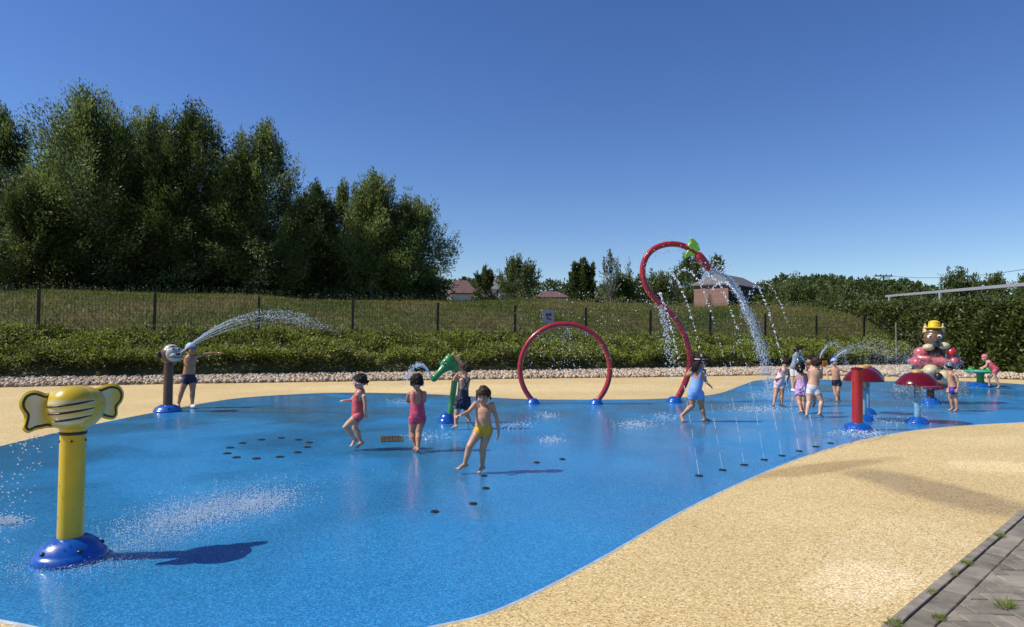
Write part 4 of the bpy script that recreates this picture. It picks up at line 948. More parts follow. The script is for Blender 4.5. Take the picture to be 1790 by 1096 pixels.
b = MB(); b.ell(A(305, 470, 0.0), (0.16, 0.14, 0.15), None, 20, 12); b.tube([A(300, 470, 0), A(290, 530, -0.1), A(380, 530, -0.16)], [0.1, 0.09, 0.07], 14, True)
b.build('sleeve_or_cap_shade', PINKP, ar)
b = MB(); b.ell(A(455, 490, 0.06), (0.2, 0.17, 0.2), None, 20, 12); b.build('chest', BROWN, ar)
b = MB(); b.ell(A(632, 460, -0.08), (0.1, 0.1, 0.1), None, 20, 12); b.build('float_ball', paint('ball_red', (0.6, 0.015, 0.02), 0.2, coat=0.6), ar)
b = MB(); b.tube([A(650, 490, -0.02), A(685, 480, -0.05), A(705, 500, -0.05)], [0.025, 0.03, 0.02], 10, True); b.build('propeller_tip', GREENP, ar)
ah = A(442, 310, 0.0)
b = MB(); b.ell(ah, (0.215, 0.2, 0.23), None, 28, 18); b.ell(A(445, 250, 0.0), (0.19, 0.18, 0.14), None, 24, 14); hd_ = b.build('head', paint('fur_brown', (0.17, 0.085, 0.04), 0.3, 0.35, scale=6, coat=0.3), ar)
for x_, y_ in ((385, 408), (548, 392)):
    b = MB(); b.ell(A(x_, y_, -0.1), (0.125, 0.11, 0.085), None, 18, 12); b.build('cheek', CREAM, hd_)
b = MB(); b.ell(A(468, 365, -0.2), (0.1, 0.14, 0.09), None, 20, 12); mz = b.build('muzzle', paint('dark_grey_muzzle', (0.05, 0.055, 0.06), 0.2, coat=0.5), hd_)
b = MB(); b.ell(A(470, 345, -0.335), (0.05, 0.03, 0.035), None, 14, 8); b.build('nose', BLACK, mz)
for x_ in (402, 495):
    b = MB(); b.ell(A(x_, 295, -0.15), (0.062, 0.04, 0.052), None, 16, 10); e = b.build('eye', WHITEP, hd_)
    b = MB(); b.ell(A(x_ + 2, 297, -0.183), (0.026, 0.012, 0.028), None, 12, 8); b.build('pupil', BLACK, e)
for x0, x1 in ((355, 348), (528, 540)):
    b = MB(); b.tube([A(x0, 250), A((x0 + x1) / 2, 200), A(x1, 150)], [0.07, 0.05, 0.008], 12); e = b.build('ear', TANP, hd_)
    b = MB(); b.tube([A(x0, 245, -0.04), A((x0 + x1) / 2, 205, -0.035), A(x1, 165, -0.01)], [0.045, 0.03, 0.004], 10); b.build('inner_ear', CREAM, e)
YHAT = paint('hat_yellow', (0.72, 0.50, 0.015), 0.35, 0.08)
b = MB(); hc_ = A(445, 205); b.lathe([(0.19, -0.01), (0.22, 0.012), (0.20, 0.025), (0.13, 0.03), (0.125, 0.06), (0.13, 0.065), (0.125, 0.075), (0.115, 0.13), (0.12, 0.135), (0.10, 0.16), (0.05, 0.182), (0.0, 0.186)], hc_, 28); b.build('hat', YHAT, hd_)

# ---- green water table
gt = G(1714, 675); gto = empty('water_table', gt); tag(gto, 'low round green water table on a blue base by the girl in a coral cap', 'water table')
dome_base(gto, 0.33, 0.12, bolts=4)
b = MB(); b.lathe([(0.11, 0.1), (0.1, 0.25), (0.12, 0.42)], n=20); b.build('post', GREENP, gto)
JADE = paint('jade_gloss', (0.06, 0.42, 0.16), 0.25, 0.1, coat=0.5)
b = MB(); b.lathe([(0.10, 0.39), (0.34, 0.42), (0.43, 0.455), (0.44, 0.48), (0.42, 0.50), (0.38, 0.505), (0.34, 0.48), (0.0, 0.47)], n=36); b.build('table_top', JADE, gto)
for a_ in (0.3, 1.9, 3.4, 4.9):
    b = MB(); c_ = Vector((0.33 * math.cos(a_), 0.33 * math.sin(a_), 0.52)); b.ell(c_, (0.07, 0.06, 0.065), None, 14, 10); b.ell(c_ + Vector((0.03, -0.02, 0.06)), 0.026, None, 10, 8); b.ell(c_ + Vector((-0.03, -0.02, 0.06)), 0.026, None, 10, 8); b.build('frog_nozzle', GREENP, gto)

# ================================================================== floor nozzles and drain
def nozzle_proto():
    o = empty('floor_nozzle', (0, 0, 0))
    b = MB(); b.lathe([(0.062, 0.0), (0.062, 0.006), (0.052, 0.011), (0.03, 0.011), (0.026, 0.006), (0.0, 0.006)], n=20); b.build('ring', paint('nozzle_bronze', (0.04, 0.032, 0.018), 0.4, metal=0.5), o)
    b = MB(); b.lathe([(0.02, 0.006), (0.02, 0.012), (0.0, 0.013)], n=12); b.build('jet_cap', BLACK, o)
    return o
nz = None
def put_nozzle(px, py, label, group, sc=1.0):
    global nz
    if nz is None: nz = nozzle_proto(); o = nz
    else: o = copy_tree(nz)
    o.location = V(G(px, py)); o.scale = (sc, sc, 1); tag(o, label, 'floor nozzle', group); return o
for p in ((402, 783), (424, 775), (457, 769), (491, 766), (521, 769), (540, 774), (537, 782), (520, 791), (489, 799), (448, 802), (413, 800), (397, 793)):
    put_nozzle(*p, 'small dark round nozzle, one of the ring of twelve set in the blue floor', 'ring of floor nozzles at left', 0.85)
ROW = [(1222, 832), (1263, 822), (1301, 813), (1336, 804), (1367, 797), (1397, 789), (1426, 781), (1452, 775)]
for p in ROW: put_nozzle(*p, 'dark round nozzle in the row along the right edge of the blue floor', 'row of floor nozzles along the pad edge', 0.72)
for p, lb in (((760, 895), 'dark round nozzle alone on the open floor, nearest the camera'), ((827, 881), 'dark round nozzle right of the nearest lone one'), ((849, 854), 'dark round nozzle behind the near pair, below the boy in yellow trunks'),
              ((846, 832), 'dark round nozzle at the foot of the boy in yellow trunks'), ((938, 809), 'small nozzle near the shadow head of the boy in yellow trunks'), ((983, 803), 'nozzle with a yellowish rim right of the boy in yellow trunks')):
    put_nozzle(*p, lb, 'lone floor nozzles in the middle of the pad', 0.62)
dr_ = G(684, 768); dg = empty('drain_grate', dr_, R(12)); tag(dg, 'rectangular bronze drain grate set in the blue floor between two girls', 'drain grate')
BRZ = paint('bronze', (0.22, 0.15, 0.03), 0.35, 0.2, metal=0.6)
b = MB(); b.box((0, 0, 0.003), (0.15, 0.22, 0.003)); b.build('pit', BLACK, dg, smooth=False)
b = MB()
for y_ in (-0.22, 0.22): b.box((0, y_, 0.008), (0.156, 0.008, 0.006))
for x_ in (-0.148, 0.148): b.box((x_, 0, 0.008), (0.008, 0.211, 0.006))
b.build('frame', BRZ, dg, smooth=False)
b = MB()
for x_ in np.linspace(-0.12, 0.12, 7): b.box((x_, 0, 0.008), (0.009, 0.211, 0.004))
b.build('bars', BRZ, dg, smooth=False)

# weeds in the paving joints
WEED = leafmat('weed_leaf', [(0.14, 0.20, 0.03), (0.22, 0.28, 0.05), (0.34, 0.33, 0.11)], 0.4)
for i, (px, py, r_, lb) in enumerate(((1562, 1092, 0.05, 'grass tuft at the near end of the kerb'), (1629, 1037, 0.035, 'grass tuft second from the near end of the kerb'), (1667, 1006, 0.03, 'small weed halfway along the kerb'), (1690, 986, 0.045, 'wide weed in the kerb joint halfway up'), (1748, 938, 0.05, 'grass tuft at the far end of the visible kerb'), (1756, 1060, 0.07, 'largest weed, growing among the herringbone blocks'), (1641, 1082, 0.045, 'dry weed between the border course and the herringbone blocks'))):
    g_ = G(px, py); n = int(150 * r_ / 0.05)
    a_ = rng.uniform(0, 6.28, n); rr = r_ * rng.uniform(0, 1, n) ** 0.6
    pt = np.column_stack([rr * np.cos(a_) * 0.7 + (rr * np.sin(a_)) * kd[0] * 0.8, rr * np.sin(a_) * 0.7, np.zeros(n) + 0.003])
    d = np.column_stack([np.cos(a_) * 0.9, np.sin(a_) * 0.9, rng.uniform(0.3, 1.2, n)]) + rng.normal(0, 0.3, (n, 3))
    v, f = leaf_arrays(pt, d, rng.uniform(0.015, 0.05, n) * r_ / 0.05, rng.uniform(0.002, 0.004, n))
    tag(np_mesh('weed', v, f, WEED, loc=g_), lb, 'weed', 'weeds in the paving joints')

# ================================================================== people
SKINS = {k: paint('skin_' + k, c, 0.42, 0.20, scale=11, sss=0.10, bump=0.03, bscale=120) for k, c in
         dict(fair=(0.58, 0.32, 0.20), light=(0.52, 0.27, 0.155), tan=(0.46, 0.22, 0.12)).items()}
HAIRD = paint('dark_hair', (0.016, 0.010, 0.007), 0.6, 0.4, spec=0.25, scale=60, bump=0.5, bscale=120)
HAIRB = paint('brown_hair', (0.050, 0.027, 0.014), 0.6, 0.4, spec=0.25, scale=60, bump=0.5, bscale=120)
LIP = paint('lip', (0.36, 0.12, 0.10), 0.4); EYEW = paint('eye_white', (0.42, 0.40, 0.38), 0.3); IRIS = paint('iris', (0.03, 0.02, 0.015), 0.15)
def cloth(name, c, spots=None, sc=40, thr=0.6):
    m, nt, b = nodes(name); tc = N(nt, 'ShaderNodeTexCoord'); vo = N(nt, 'ShaderNodeTexNoise'); vo.inputs['Scale'].default_value = sc
    nt.links.new(tc.outputs['Object'], vo.inputs['Vector'])
    sp = spots or tuple(x * 0.8 for x in c)
    nt.links.new(ramp(nt, vo.outputs[0], [(thr - 0.02, c), (thr + 0.03, sp)]), b.inputs['Base Color']); b.inputs['Roughness'].default_value = 0.55
    wv_ = N(nt, 'ShaderNodeTexNoise'); wv_.inputs['Scale'].default_value = 22; wv_.inputs['Detail'].default_value = 3; wv_.inputs['Distortion'].default_value = 1.5
    mp_ = N(nt, 'ShaderNodeMapping'); mp_.inputs['Scale'].default_value = (0.6, 0.6, 2.2); nt.links.new(tc.outputs['Object'], mp_.inputs[0]); nt.links.new(mp_.outputs[0], wv_.inputs['Vector'])
    bp_ = N(nt, 'ShaderNodeBump'); bp_.inputs['Strength'].default_value = 0.6; bp_.inputs['Distance'].default_value = 0.012; nt.links.new(wv_.outputs[0], bp_.inputs['Height']); nt.links.new(bp_.outputs[0], b.inputs['Normal'])
    return m
def seg_d(v, a, b):
    ab = b - a; t = np.clip(((v - a) @ ab) / max(1e-9, ab @ ab), 0, 1); return np.linalg.norm(v - a - t[:, None] * ab, axis=1), t
def clip_tris(v, tris, val):
    """keep the part of a triangle mesh where val > 0, cut cleanly"""
    pos = val > 0; cnt = pos[tris].sum(1); out_v = list(map(tuple, v)); faces = [tuple(t) for t in tris[cnt == 3]]; cache = {}
    def cut(i, j):
        k = (min(i, j), max(i, j))
        if k not in cache:
            t = val[i] / (val[i] - val[j]); cache[k] = len(out_v); out_v.append(tuple(v[i] + (v[j] - v[i]) * t))
        return cache[k]
    for t in tris[(cnt == 1) | (cnt == 2)]:
        poly = []
        for a, b in ((t[0], t[1]), (t[1], t[2]), (t[2], t[0])):
            if pos[a]: poly.append(int(a))
            if pos[a] != pos[b]: poly.append(cut(int(a), int(b)))
        if len(poly) >= 3: faces.append(tuple(poly))
    return out_v, faces
def shell(name, v, nrm, tris, val, off, mat, parent, jitter=0.0):
    """a garment or hair: the body surface inside a region, lifted along the normals and given thickness"""
    ov, fs = clip_tris(v, tris, val)
    if not fs: return None
    used = sorted({i for f in fs for i in f}); mp = {i: k for k, i in enumerate(used)}
    me = bpy.data.meshes.new(name); me.from_pydata([ov[i] for i in used], [], [tuple(mp[i] for i in f) for f in fs]); me.update()
    nn = np.zeros(len(used) * 3); me.vertex_normals.foreach_get('vector', nn); nn = nn.reshape(-1, 3)
    cc = np.zeros(len(used) * 3); me.vertices.foreach_get('co', cc); cc = cc.reshape(-1, 3)
    o_ = np.broadcast_to(off, (len(v),)) if np.ndim(off) else None
    k = np.array([(o_[i] if (o_ is not None and i < len(v)) else (float(np.mean(off)) * 0.5 if o_ is not None else off)) for i in used])
    if jitter: k = k + np.array([mnoise.noise(Vector((c[0] * 38, c[1] * 38, c[2] * 24))) for c in cc]) * jitter
    cc = cc + nn * k[:, None]; me.vertices.foreach_set('co', cc.ravel())
    me.polygons.foreach_set('use_smooth', [True] * len(me.polygons)); me.update(); me.materials.append(mat)
    o = bpy.data.objects.new(name, me); COL.objects.link(o); o.parent = parent
    sd_ = o.modifiers.new('thick', 'SOLIDIFY'); sd_.thickness = 0.004 + (float(np.max(off)) * 0.6 if np.ndim(off) else off * 0.6); sd_.offset = -1
    return o
def kid(label, conv, ground, k, face, head, neck, pel, sh, el, wr, hd, hp, kn, an, toe, outfit, hair, skin='fair', hface=None, hup=None, vox=0.0052, group=None, curl=0.35, cat='child', extras=None):
    cx0, cy0, sc = conv
    def px(c): return (cx0 + c[0] / sc, cy0 + c[1] / sc)
    o = G(*px(ground)); hv = np.array([o[0], o[1], 0.0]); Dh = np.linalg.norm(hv); nv = hv / Dh; rv = np.array([nv[1], -nv[0], 0.0])
    def J(c, dflt=0.0):
        dy = c[2] if len(c) > 2 else dflt
        d = ray(*px(c)); p = CAM + d * ((Dh + dy) / (d @ nv)) - o
        return p
    def dep(p): return p @ nv
    def gnd(c):
        if len(c) > 2: p = J(c); p[2] = max(p[2], 0.012 * k); return p
        p = G(*px(c), 0.012 * k) - o; return p
    head, neck, pel = J(head), J(neck), J(pel)
    SH = [J(c) for c in sh]
    EL = [J(c, dep(SH[i])) for i, c in enumerate(el)]; WR = [J(c, dep(EL[i])) for i, c in enumerate(wr)]; HD = [J(c, dep(WR[i])) for i, c in enumerate(hd)]
    TOE = [gnd(c) for c in toe]
    HP = [J(c) for c in hp]
    AN = []; KN = []
    fl = rv * face[0] + nv * face[1]; fl = fl / np.linalg.norm(fl)
    for i in range(2):
        a = J(an[i], dep(TOE[i]) - (fl @ nv) * 0.07 * k); a[2] = max(a[2], 0.045 * k); AN.append(a)
        KN.append(J(kn[i], (dep(HP[i]) + dep(a)) / 2 + (fl @ nv) * 0.03 * k))
    upv = neck - pel; Ls = np.linalg.norm(upv); upv = upv / Ls
    ff = fl - upv * (fl @ upv); ff = ff / np.linalg.norm(ff); sd = np.cross(ff, upv)
    hf = fl if hface is None else rv * hface[0] + nv * hface[1] + np.array([0, 0, hface[2] if len(hface) > 2 else 0])
    hu = np.array([0, 0, 1.0]) if hup is None else unit(rv * hup[0] + nv * hup[1] + np.array([0, 0, hup[2]]))
    if hup is None and len(hface or ()) > 2: hu = unit(np.array([0, 0, 1.0]) - unit(hf) * unit(hf)[2])
    hf = hf - hu * (hf @ hu); hf = hf / np.linalg.norm(hf); hs = np.cross(hf, hu)
    b = MB(); vec = lambda a: V(a)
    # torso: one loft from the crotch to the neck
    prof = [(-0.30, .035, .045, 0), (-0.22, .075, .066, 0), (-0.10, .096, .080, -.004), (0.05, .100, .083, -.002), (0.22, .095, .079, .006), (0.40, .091, .078, .012), (0.56, .093, .074, .008), (0.72, .102, .072, .002), (0.86, .104, .064, -.004), (0.95, .078, .052, -.008), (1.02, .044, .042, -.006), (1.12, .037, .038, .0)]
    rings = []
    for t, a, d, fo_ in prof:
        c = pel + upv * (t * Ls) + ff * fo_ * k
        rings.append([vec(c + sd * (a * k * math.cos(w)) + ff * (d * k * math.sin(w))) for w in np.linspace(0, 2 * math.pi, 24, endpoint=False)])
    b.loft(rings)
    ht = head - hu * 0.02 * k
    b.tube([vec(neck - upv * 0.03 * k), vec(neck * 0.6 + ht * 0.4), vec(ht - hf * 0.01 * k)], [.040 * k, .036 * k, .042 * k], 14)
    # head
    ax = (vec(hs), vec(hf), vec(hu)); H = lambda s_, f_, u_2: vec(head + (hs * s_ + hf * f_ + hu * u_2) * k)
    b.ell(H(0, -.008, .022), (.074 * k, .088 * k, .082 * k), ax, 22, 14); b.ell(H(0, .018, -.03), (.060 * k, .066 * k, .070 * k), ax, 20, 12)
    b.ell(H(0, .058, -.078), (.024 * k, .022 * k, .018 * k), ax, 12, 8)
    b.tube([H(0, .078, .006), H(0, .092, -.022), H(0, .086, -.03)], [.008 * k, .012 * k, .010 * k], 8, True)
    for s_ in (-1, 1):
        b.ell(H(s_ * .034, .056, -.032), (.026 * k, .026 * k, .024 * k), ax, 12, 8)
        b.ell(H(s_ * .074, -.004, -.012), (.011 * k, .019 * k, .028 * k), ax, 12, 8)
    for i in range(2):
        # arm
        chest = neck * 0.45 + SH[i] * 0.55 - upv * 0.035 * k
        b.tube([vec(chest), vec(SH[i])], [.040 * k, .034 * k], 12, True)
        m1 = SH[i] * 0.6 + EL[i] * 0.4; m2 = EL[i] * 0.7 + WR[i] * 0.3
        b.tube([vec(SH[i]), vec(m1), vec(EL[i]), vec(m2), vec(WR[i])], [.033 * k, .030 * k, .024 * k, .0255 * k, .0175 * k], 12, True)
        # hand: palm, four fingers bent at two knuckles, thumb from the side of the palm
        hdv = unit(HD[i] - WR[i]); fa = unit(WR[i] - EL[i])
        tdir = ff - hdv * (ff @ hdv)
        if np.linalg.norm(tdir) < 0.2: tdir = np.array([0, 0, 1.0]) - hdv * hdv[2]
        tdir = unit(tdir); pn_ = np.cross(hdv, tdir)
        inner = pel - WR[i]
        if pn_ @ inner < 0: pn_ = -pn_
        ph = WR[i] + hdv * .032 * k
        b.ell(vec(ph), (.026 * k, .012 * k, .036 * k), (vec(tdir), vec(pn_), vec(hdv)), 12, 8)
        b.tube([vec(WR[i] - hdv * .005 * k), vec(ph)], [.016 * k, .015 * k], 8, True)
        for j, (of, ln) in enumerate(((.020, .040), (.007, .046), (-.007, .043), (-.019, .033))):
            r_ = max(.0062 * k, vox * 1.15)
            a0_ = WR[i] + hdv * .058 * k + tdir * of * 1.12 * k; d1_ = unit(hdv + pn_ * curl * 0.5 + tdir * of * 7); d2_ = unit(hdv + pn_ * curl * 1.9 + tdir * of * 4)
            k1 = a0_ + d1_ * ln * 0.5 * k; k2 = k1 + d2_ * ln * 0.55 * k
            b.tube([vec(a0_ - hdv * .012 * k), vec(a0_), vec(k1), vec(k2)], [r_ * 1.1, r_ * 1.1, r_, r_ * 0.9], 8, True)
        t0 = WR[i] + hdv * .022 * k + tdir * .018 * k; t1 = t0 + unit(tdir * 0.8 + hdv * 0.6 + pn_ * 0.3) * .026 * k; t2 = t1 + unit(tdir * 0.25 + hdv + pn_ * 0.4) * .020 * k
        b.tube([vec(t0 - tdir * .008 * k), vec(t1), vec(t2)], [.0085 * k, .0078 * k, max(.0065 * k, vox * 1.1)], 8, True)
        # leg
        b.tube([vec(pel * 0.5 + HP[i] * 0.5 - upv * .01 * k), vec(HP[i])], [.074 * k, .066 * k], 14, True)
        kn_b = unit(KN[i] - (HP[i] + AN[i]) / 2 + ff * 1e-3)
        t1 = HP[i] * 0.62 + KN[i] * 0.38; t2 = HP[i] * 0.2 + KN[i] * 0.8; c1 = KN[i] * 0.7 + AN[i] * 0.3 - ff * .010 * k; c2 = KN[i] * 0.32 + AN[i] * 0.68
        b.tube([vec(HP[i]), vec(t1), vec(t2), vec(KN[i]), vec(c1), vec(c2), vec(AN[i])], [.066 * k, .059 * k, .045 * k, .041 * k, .042 * k, .030 * k, .023 * k], 14, True)
        fdv = TOE[i] - AN[i]; fdh = unit(np.array([fdv[0], fdv[1], fdv[2] * 0.4]) + ff * 1e-4)
        heel = AN[i] - fdh * .030 * k + np.array([0, 0, -.022 * k]); ball = AN[i] + (TOE[i] - AN[i]) * 0.72
        if heel[2] < .018 * k: heel[2] = .018 * k
        sdf = unit(np.cross(fdh, np.array([0, 0, 1.0])))
        b.ell(vec(heel), .024 * k, None, 12, 8)
        b.tube([vec(heel), vec(heel * 0.45 + ball * 0.55 + np.array([0, 0, .012 * k])), vec(ball)], [.023 * k, .025 * k, .021 * k], 12, True)
        b.ell(vec(ball), (.032 * k, .026 * k, .014 * k), (vec(sdf), vec(fdh), vec(np.cross(sdf, fdh))), 12, 8)
        for j, (of, rr_) in enumerate(((.022, .0095), (.009, .0078), (-.002, .0074), (-.012, .007), (-.021, .0065))):
            if i == 1: of = -of
            tp_ = ball + fdh * (.034 - abs(j) * .002) * k + sdf * of * k; tp_[2] = max(tp_[2], 0.010 * k)
            b.tube([vec(ball + sdf * of * 0.9 * k), vec(tp_)], [max(.010 * k, vox), max(rr_ * k, vox)], 8, True)
    me = bpy.data.meshes.new('tmp'); me.from_pydata(b.v, [], b.f); me.update()
    tmp = bpy.data.objects.new('tmp', me); COL.objects.link(tmp)
    rm = tmp.modifiers.new('r', 'REMESH'); rm.mode = 'VOXEL'; rm.voxel_size = vox; rm.adaptivity = 0
    sm = tmp.modifiers.new('s', 'SMOOTH'); sm.factor = 0.5; sm.iterations = 5
    bpy.context.view_layer.update()
    dg = bpy.context.evaluated_depsgraph_get(); ev_ = tmp.evaluated_get(dg)
    bme = bpy.data.meshes.new_from_object(ev_); bpy.data.objects.remove(tmp); bme.name = 'person'
    bme.polygons.foreach_set('use_smooth', [True] * len(bme.polygons)); bme.materials.clear(); bme.materials.append(SKINS[skin])
    body = bpy.data.objects.new('person', bme); COL.objects.link(body); body.location = V(o); tag(body, label, cat, group)
    nvt = len(bme.vertices); v = np.zeros(nvt * 3); bme.vertices.foreach_get('co', v); v = v.reshape(-1, 3)
    bme.calc_loop_triangles(); tr = np.zeros(len(bme.loop_triangles) * 3, np.int32); bme.loop_triangles.foreach_get('vertices', tr); tr = tr.reshape(-1, 3)
    # nearest bone of every vertex
    bones = {'torso': (pel, neck - upv * .05 * k, .095), 'hip': (HP[0], HP[1], .085), 'head': (head - hu * .03 * k, head + hu * .03 * k, .085)}
    for i in range(2):
        bones[f'ua{i}'] = (SH[i], EL[i], .031); bones[f'fa{i}'] = (EL[i], WR[i], .024); bones[f'ha{i}'] = (WR[i], WR[i] + unit(HD[i] - WR[i]) * .14 * k, .034)
        bones[f'th{i}'] = (HP[i], KN[i], .055); bones[f'sk{i}'] = (KN[i], AN[i], .036)
    nm = list(bones); dist = []; par = {}
    for q_ in nm:
        d, t = seg_d(v, bones[q_][0], bones[q_][1]); dist.append(d / (bones[q_][2] * k)); par[q_] = t
    near = np.argmin(np.array(dist), 0); isb = lambda *names: np.isin(near, [nm.index(x) for x in names])
    rel = v - pel; hh2 = rel @ upv / k; aa = rel @ sd / k; fr2 = rel @ ff / k; Lk = Ls / k
    arm_pen = np.where(isb('ua0', 'fa0', 'ha0', 'ua1', 'fa1', 'ha1', 'sk0', 'sk1', 'head'), -1.0, 1.0)
    rel2 = (v - head) / k; hU, hF, hS = rel2 @ hu, rel2 @ hf, rel2 @ hs
    ishead = isb('head') | (np.linalg.norm(rel2, axis=1) < 0.115)
    hpen = np.where(ishead, 1.0, -1.0)
    # leg-hole line in thigh terms: how far down each thigh
    thp = np.full(nvt, -0.12)
    for i in range(2):
        dd_ = (v - HP[i]) @ unit(KN[i] - HP[i]) / k; thp = np.where(isb(f'th{i}'), dd_, thp)
    nrm = None
    for part in outfit:
        kind, mat_ = part[0], part[1]
        if kind == 'brief':      # high cut or short leg
            top, leg = part[2], part[3]
            val = np.minimum(top - hh2 - 0.02 * np.abs(aa), leg - thp - 0.55 * np.maximum(0, np.abs(aa) - 0.03))
            val = np.where(arm_pen < 0, -0.02, val); shell('swim_trunks', v, nrm, tr, np.minimum(val, 0.02), 0.005 * k, mat_, body)
        elif kind == 'suit':
            front, back, leg, strap = part[2:6]
            top = np.where(fr2 > 0, front, back) * Lk
            neckline = top - hh2
            st_ = np.full(nvt, -1.0)
            if strap == 'cross':
                for sg in (-1, 1):
                    t_ = (hh2 - back * Lk) / max(1e-4, (0.93 - back) * Lk); tgt = sg * (-0.05 + 0.11 * t_)
                    st_ = np.maximum(st_, np.where(fr2 < 0.01, 0.0085 - np.abs(aa - tgt), -1))
                st_ = np.maximum(st_, np.where(fr2 > 0, 0.010 - np.abs(np.abs(aa) - 0.058), -1))
            else:
                st_ = 0.012 - np.abs(np.abs(aa) - strap)
            st_ = np.where(hh2 > 1.02 * Lk, -1, st_)
            val = np.maximum(neckline, st_)
            val = np.minimum(val, leg - thp - 0.65 * np.maximum(0, np.abs(aa) - 0.025))
            val = np.where(arm_pen < 0, -0.015, val); shell('swimsuit', v, nrm, tr, np.clip(val, -0.02, 0.02), 0.005 * k, mat_, body)
        elif kind == 'tee':
            ua = np.where(isb('ua0'), par['ua0'], np.where(isb('ua1'), par['ua1'], 0))
            val = np.minimum(hh2 + 0.06, np.minimum(1.0 * Lk - hh2, (0.75 - ua) * 0.1)); val = np.where(isb('fa0', 'fa1', 'ha0', 'ha1', 'head', 'sk0', 'sk1'), -0.02, val)
            shell('shirt', v, nrm, tr, np.clip(val, -0.02, 0.02), 0.014 * k, mat_, body, 0.006)
        elif kind == 'shorts':
            val = np.minimum(0.04 - hh2, part[2] - thp); val = np.where(isb('ua0', 'fa0', 'ha0', 'ua1', 'fa1', 'ha1', 'sk0', 'sk1'), -0.02, val)
            shell('shorts', v, nrm, tr, np.clip(val, -0.02, 0.02), 0.014 * k, mat_, body, 0.006)
        elif kind == 'frill':
            val = np.minimum(0.045 - hh2, part[2] - thp); val = np.minimum(val, hh2 + 0.16); val = np.where(isb('ua0', 'fa0', 'ha0', 'ua1', 'fa1', 'ha1', 'sk0', 'sk1'), -0.02, val)
            shell('frilled_skirt', v, nrm, tr, np.clip(val, -0.02, 0.02), 0.02 * k, mat_, body, 0.016)
        elif kind == 'shoes':
            for i in range(2):
                b2 = MB(); d_ = unit(TOE[i] - AN[i]); c_ = AN[i] * 0.42 + TOE[i] * 0.58; c_[2] = max(c_[2], 0.03 * k)
                fh_ = unit(np.array([d_[0], d_[1], 0])); sf = np.cross(fh_, np.array([0, 0, 1.0]))
                b2.ell(vec(c_), (.038 * k, .095 * k, .034 * k), (vec(sf), vec(fh_), Vector((0, 0, 1))), 16, 10); b2.build('shoe', mat_, body)
    # hair, cap, goggles
    kind = hair[0]; hm = hair[1]
    line = np.where(hF > 0, 0.004 + 0.50 * hF, 0.004 + 0.95 * hF)
    if kind in ('short', 'long', 'bun', 'tail'):
        val = np.minimum(hU - line, 0.03); val = np.where(hpen < 0, -0.02, val)
        shell('hair', v, nrm, tr, val, (0.012 * k) * np.clip(0.6 + 0.4 * (hU + 0.05) / 0.1, 0.4, 1.15), hm, body, 0.017 * k)
        b2 = MB()
        rd = random.Random(int(ground[0]))
        if kind == 'short':
            for j in range(26):   # fringe and side locks
                w = rd.uniform(-1.5, 1.5); u0 = 0.055 - 0.02 * abs(w)
                p0 = H(.074 * math.sin(w), .078 * math.cos(w) - .004, u0 + .018); p1 = H(.084 * math.sin(w + .1), .092 * math.cos(w + .1) - .004, u0 - rd.uniform(0.006, 0.03))
                b2.tube([p0, p0.lerp(p1, 0.5) + V(hf) * .006 * k, p1], [.009 * k, .007 * k, .002 * k], 6)
            b2.build('fringe', hm, body)
        b2 = b2 if kind == 'bun' else MB()
        b3 = MB()
        for j in range(44):
            w = rd.uniform(0.9, 5.38); u0 = rd.uniform(-0.02, 0.07); cs_ = math.cos(w); back = max(0, -cs_)
            kr = math.sqrt(max(0.1, 1 - ((u0 - .022) / .084) ** 2))
            p0 = H(.078 * kr * math.sin(w), .092 * kr * cs_ - .008, u0); ln = rd.uniform(0.03, 0.055)
            p1 = H(.086 * math.sin(w + .12), .096 * cs_ - .008, u0 - ln * 0.6); p2 = H((.078 + rd.uniform(-.006, .012)) * math.sin(w + .2), .088 * cs_ - .006, u0 - ln)
            b3.tube([p0, p1, p2], [.007 * k, .0075 * k, .0015 * k], 6)
        b3.build('wet_locks', hm, body)
        if kind == 'bun': b2.ell(H(0, -.045, .105), (.040 * k, .038 * k, .034 * k), ax, 14, 10); b2.ell(H(0.01, -.04, .13), (.02 * k, .03 * k, .015 * k), ax, 10, 8); b2.build('hair_bun', hm, body)
        if kind in ('long', 'tail'):
            L_ = hair[2]; sw = hair[3] if len(hair) > 3 else (0, 0)
            nst = 16 if kind == 'long' else 6
            for j in range(nst):
                w = rd.uniform(-1, 1) * (0.8 if kind == 'long' else 0.15)
                p0 = H(.07 * math.sin(w), -.072 * math.cos(w) - .01, 0.01); p2 = p0 + (V(rv) * sw[0] + Vector((0, 0, -1)) * L_ * rd.uniform(0.75, 1.05) - V(ff) * (0.02 + sw[1]) ) * k
                p1 = p0.lerp(p2, 0.45) - V(ff) * .03 * k
                b2.tube(catmull([p0, p1, p2], 4), [.012 * k, .013 * k, .013 * k, .012 * k, .012 * k, .010 * k, .008 * k, .005 * k, .002 * k], 7)
            b2.build('loose_hair', hm, body)
    if kind == 'cap':
        val = np.where(hpen < 0, -0.02, np.minimum(hU - (0.012 + 0.32 * hF), 0.03)); shell('swim_cap', v, nrm, tr, val, 0.008 * k, hm, body)
        if len(hair) > 2:
            val = np.where(hpen < 0, -0.02, np.minimum(hU - (-0.035 + 0.75 * np.maximum(hF, 0) + 0.35 * np.minimum(hF, 0)), (0.02 + 0.30 * hF) - hU)); val = np.where(hF > 0.05, -0.02, val)
            shell('hair', v, nrm, tr, np.clip(val, -0.02, 0.03), 0.006 * k, hair[2], body, 0.004)
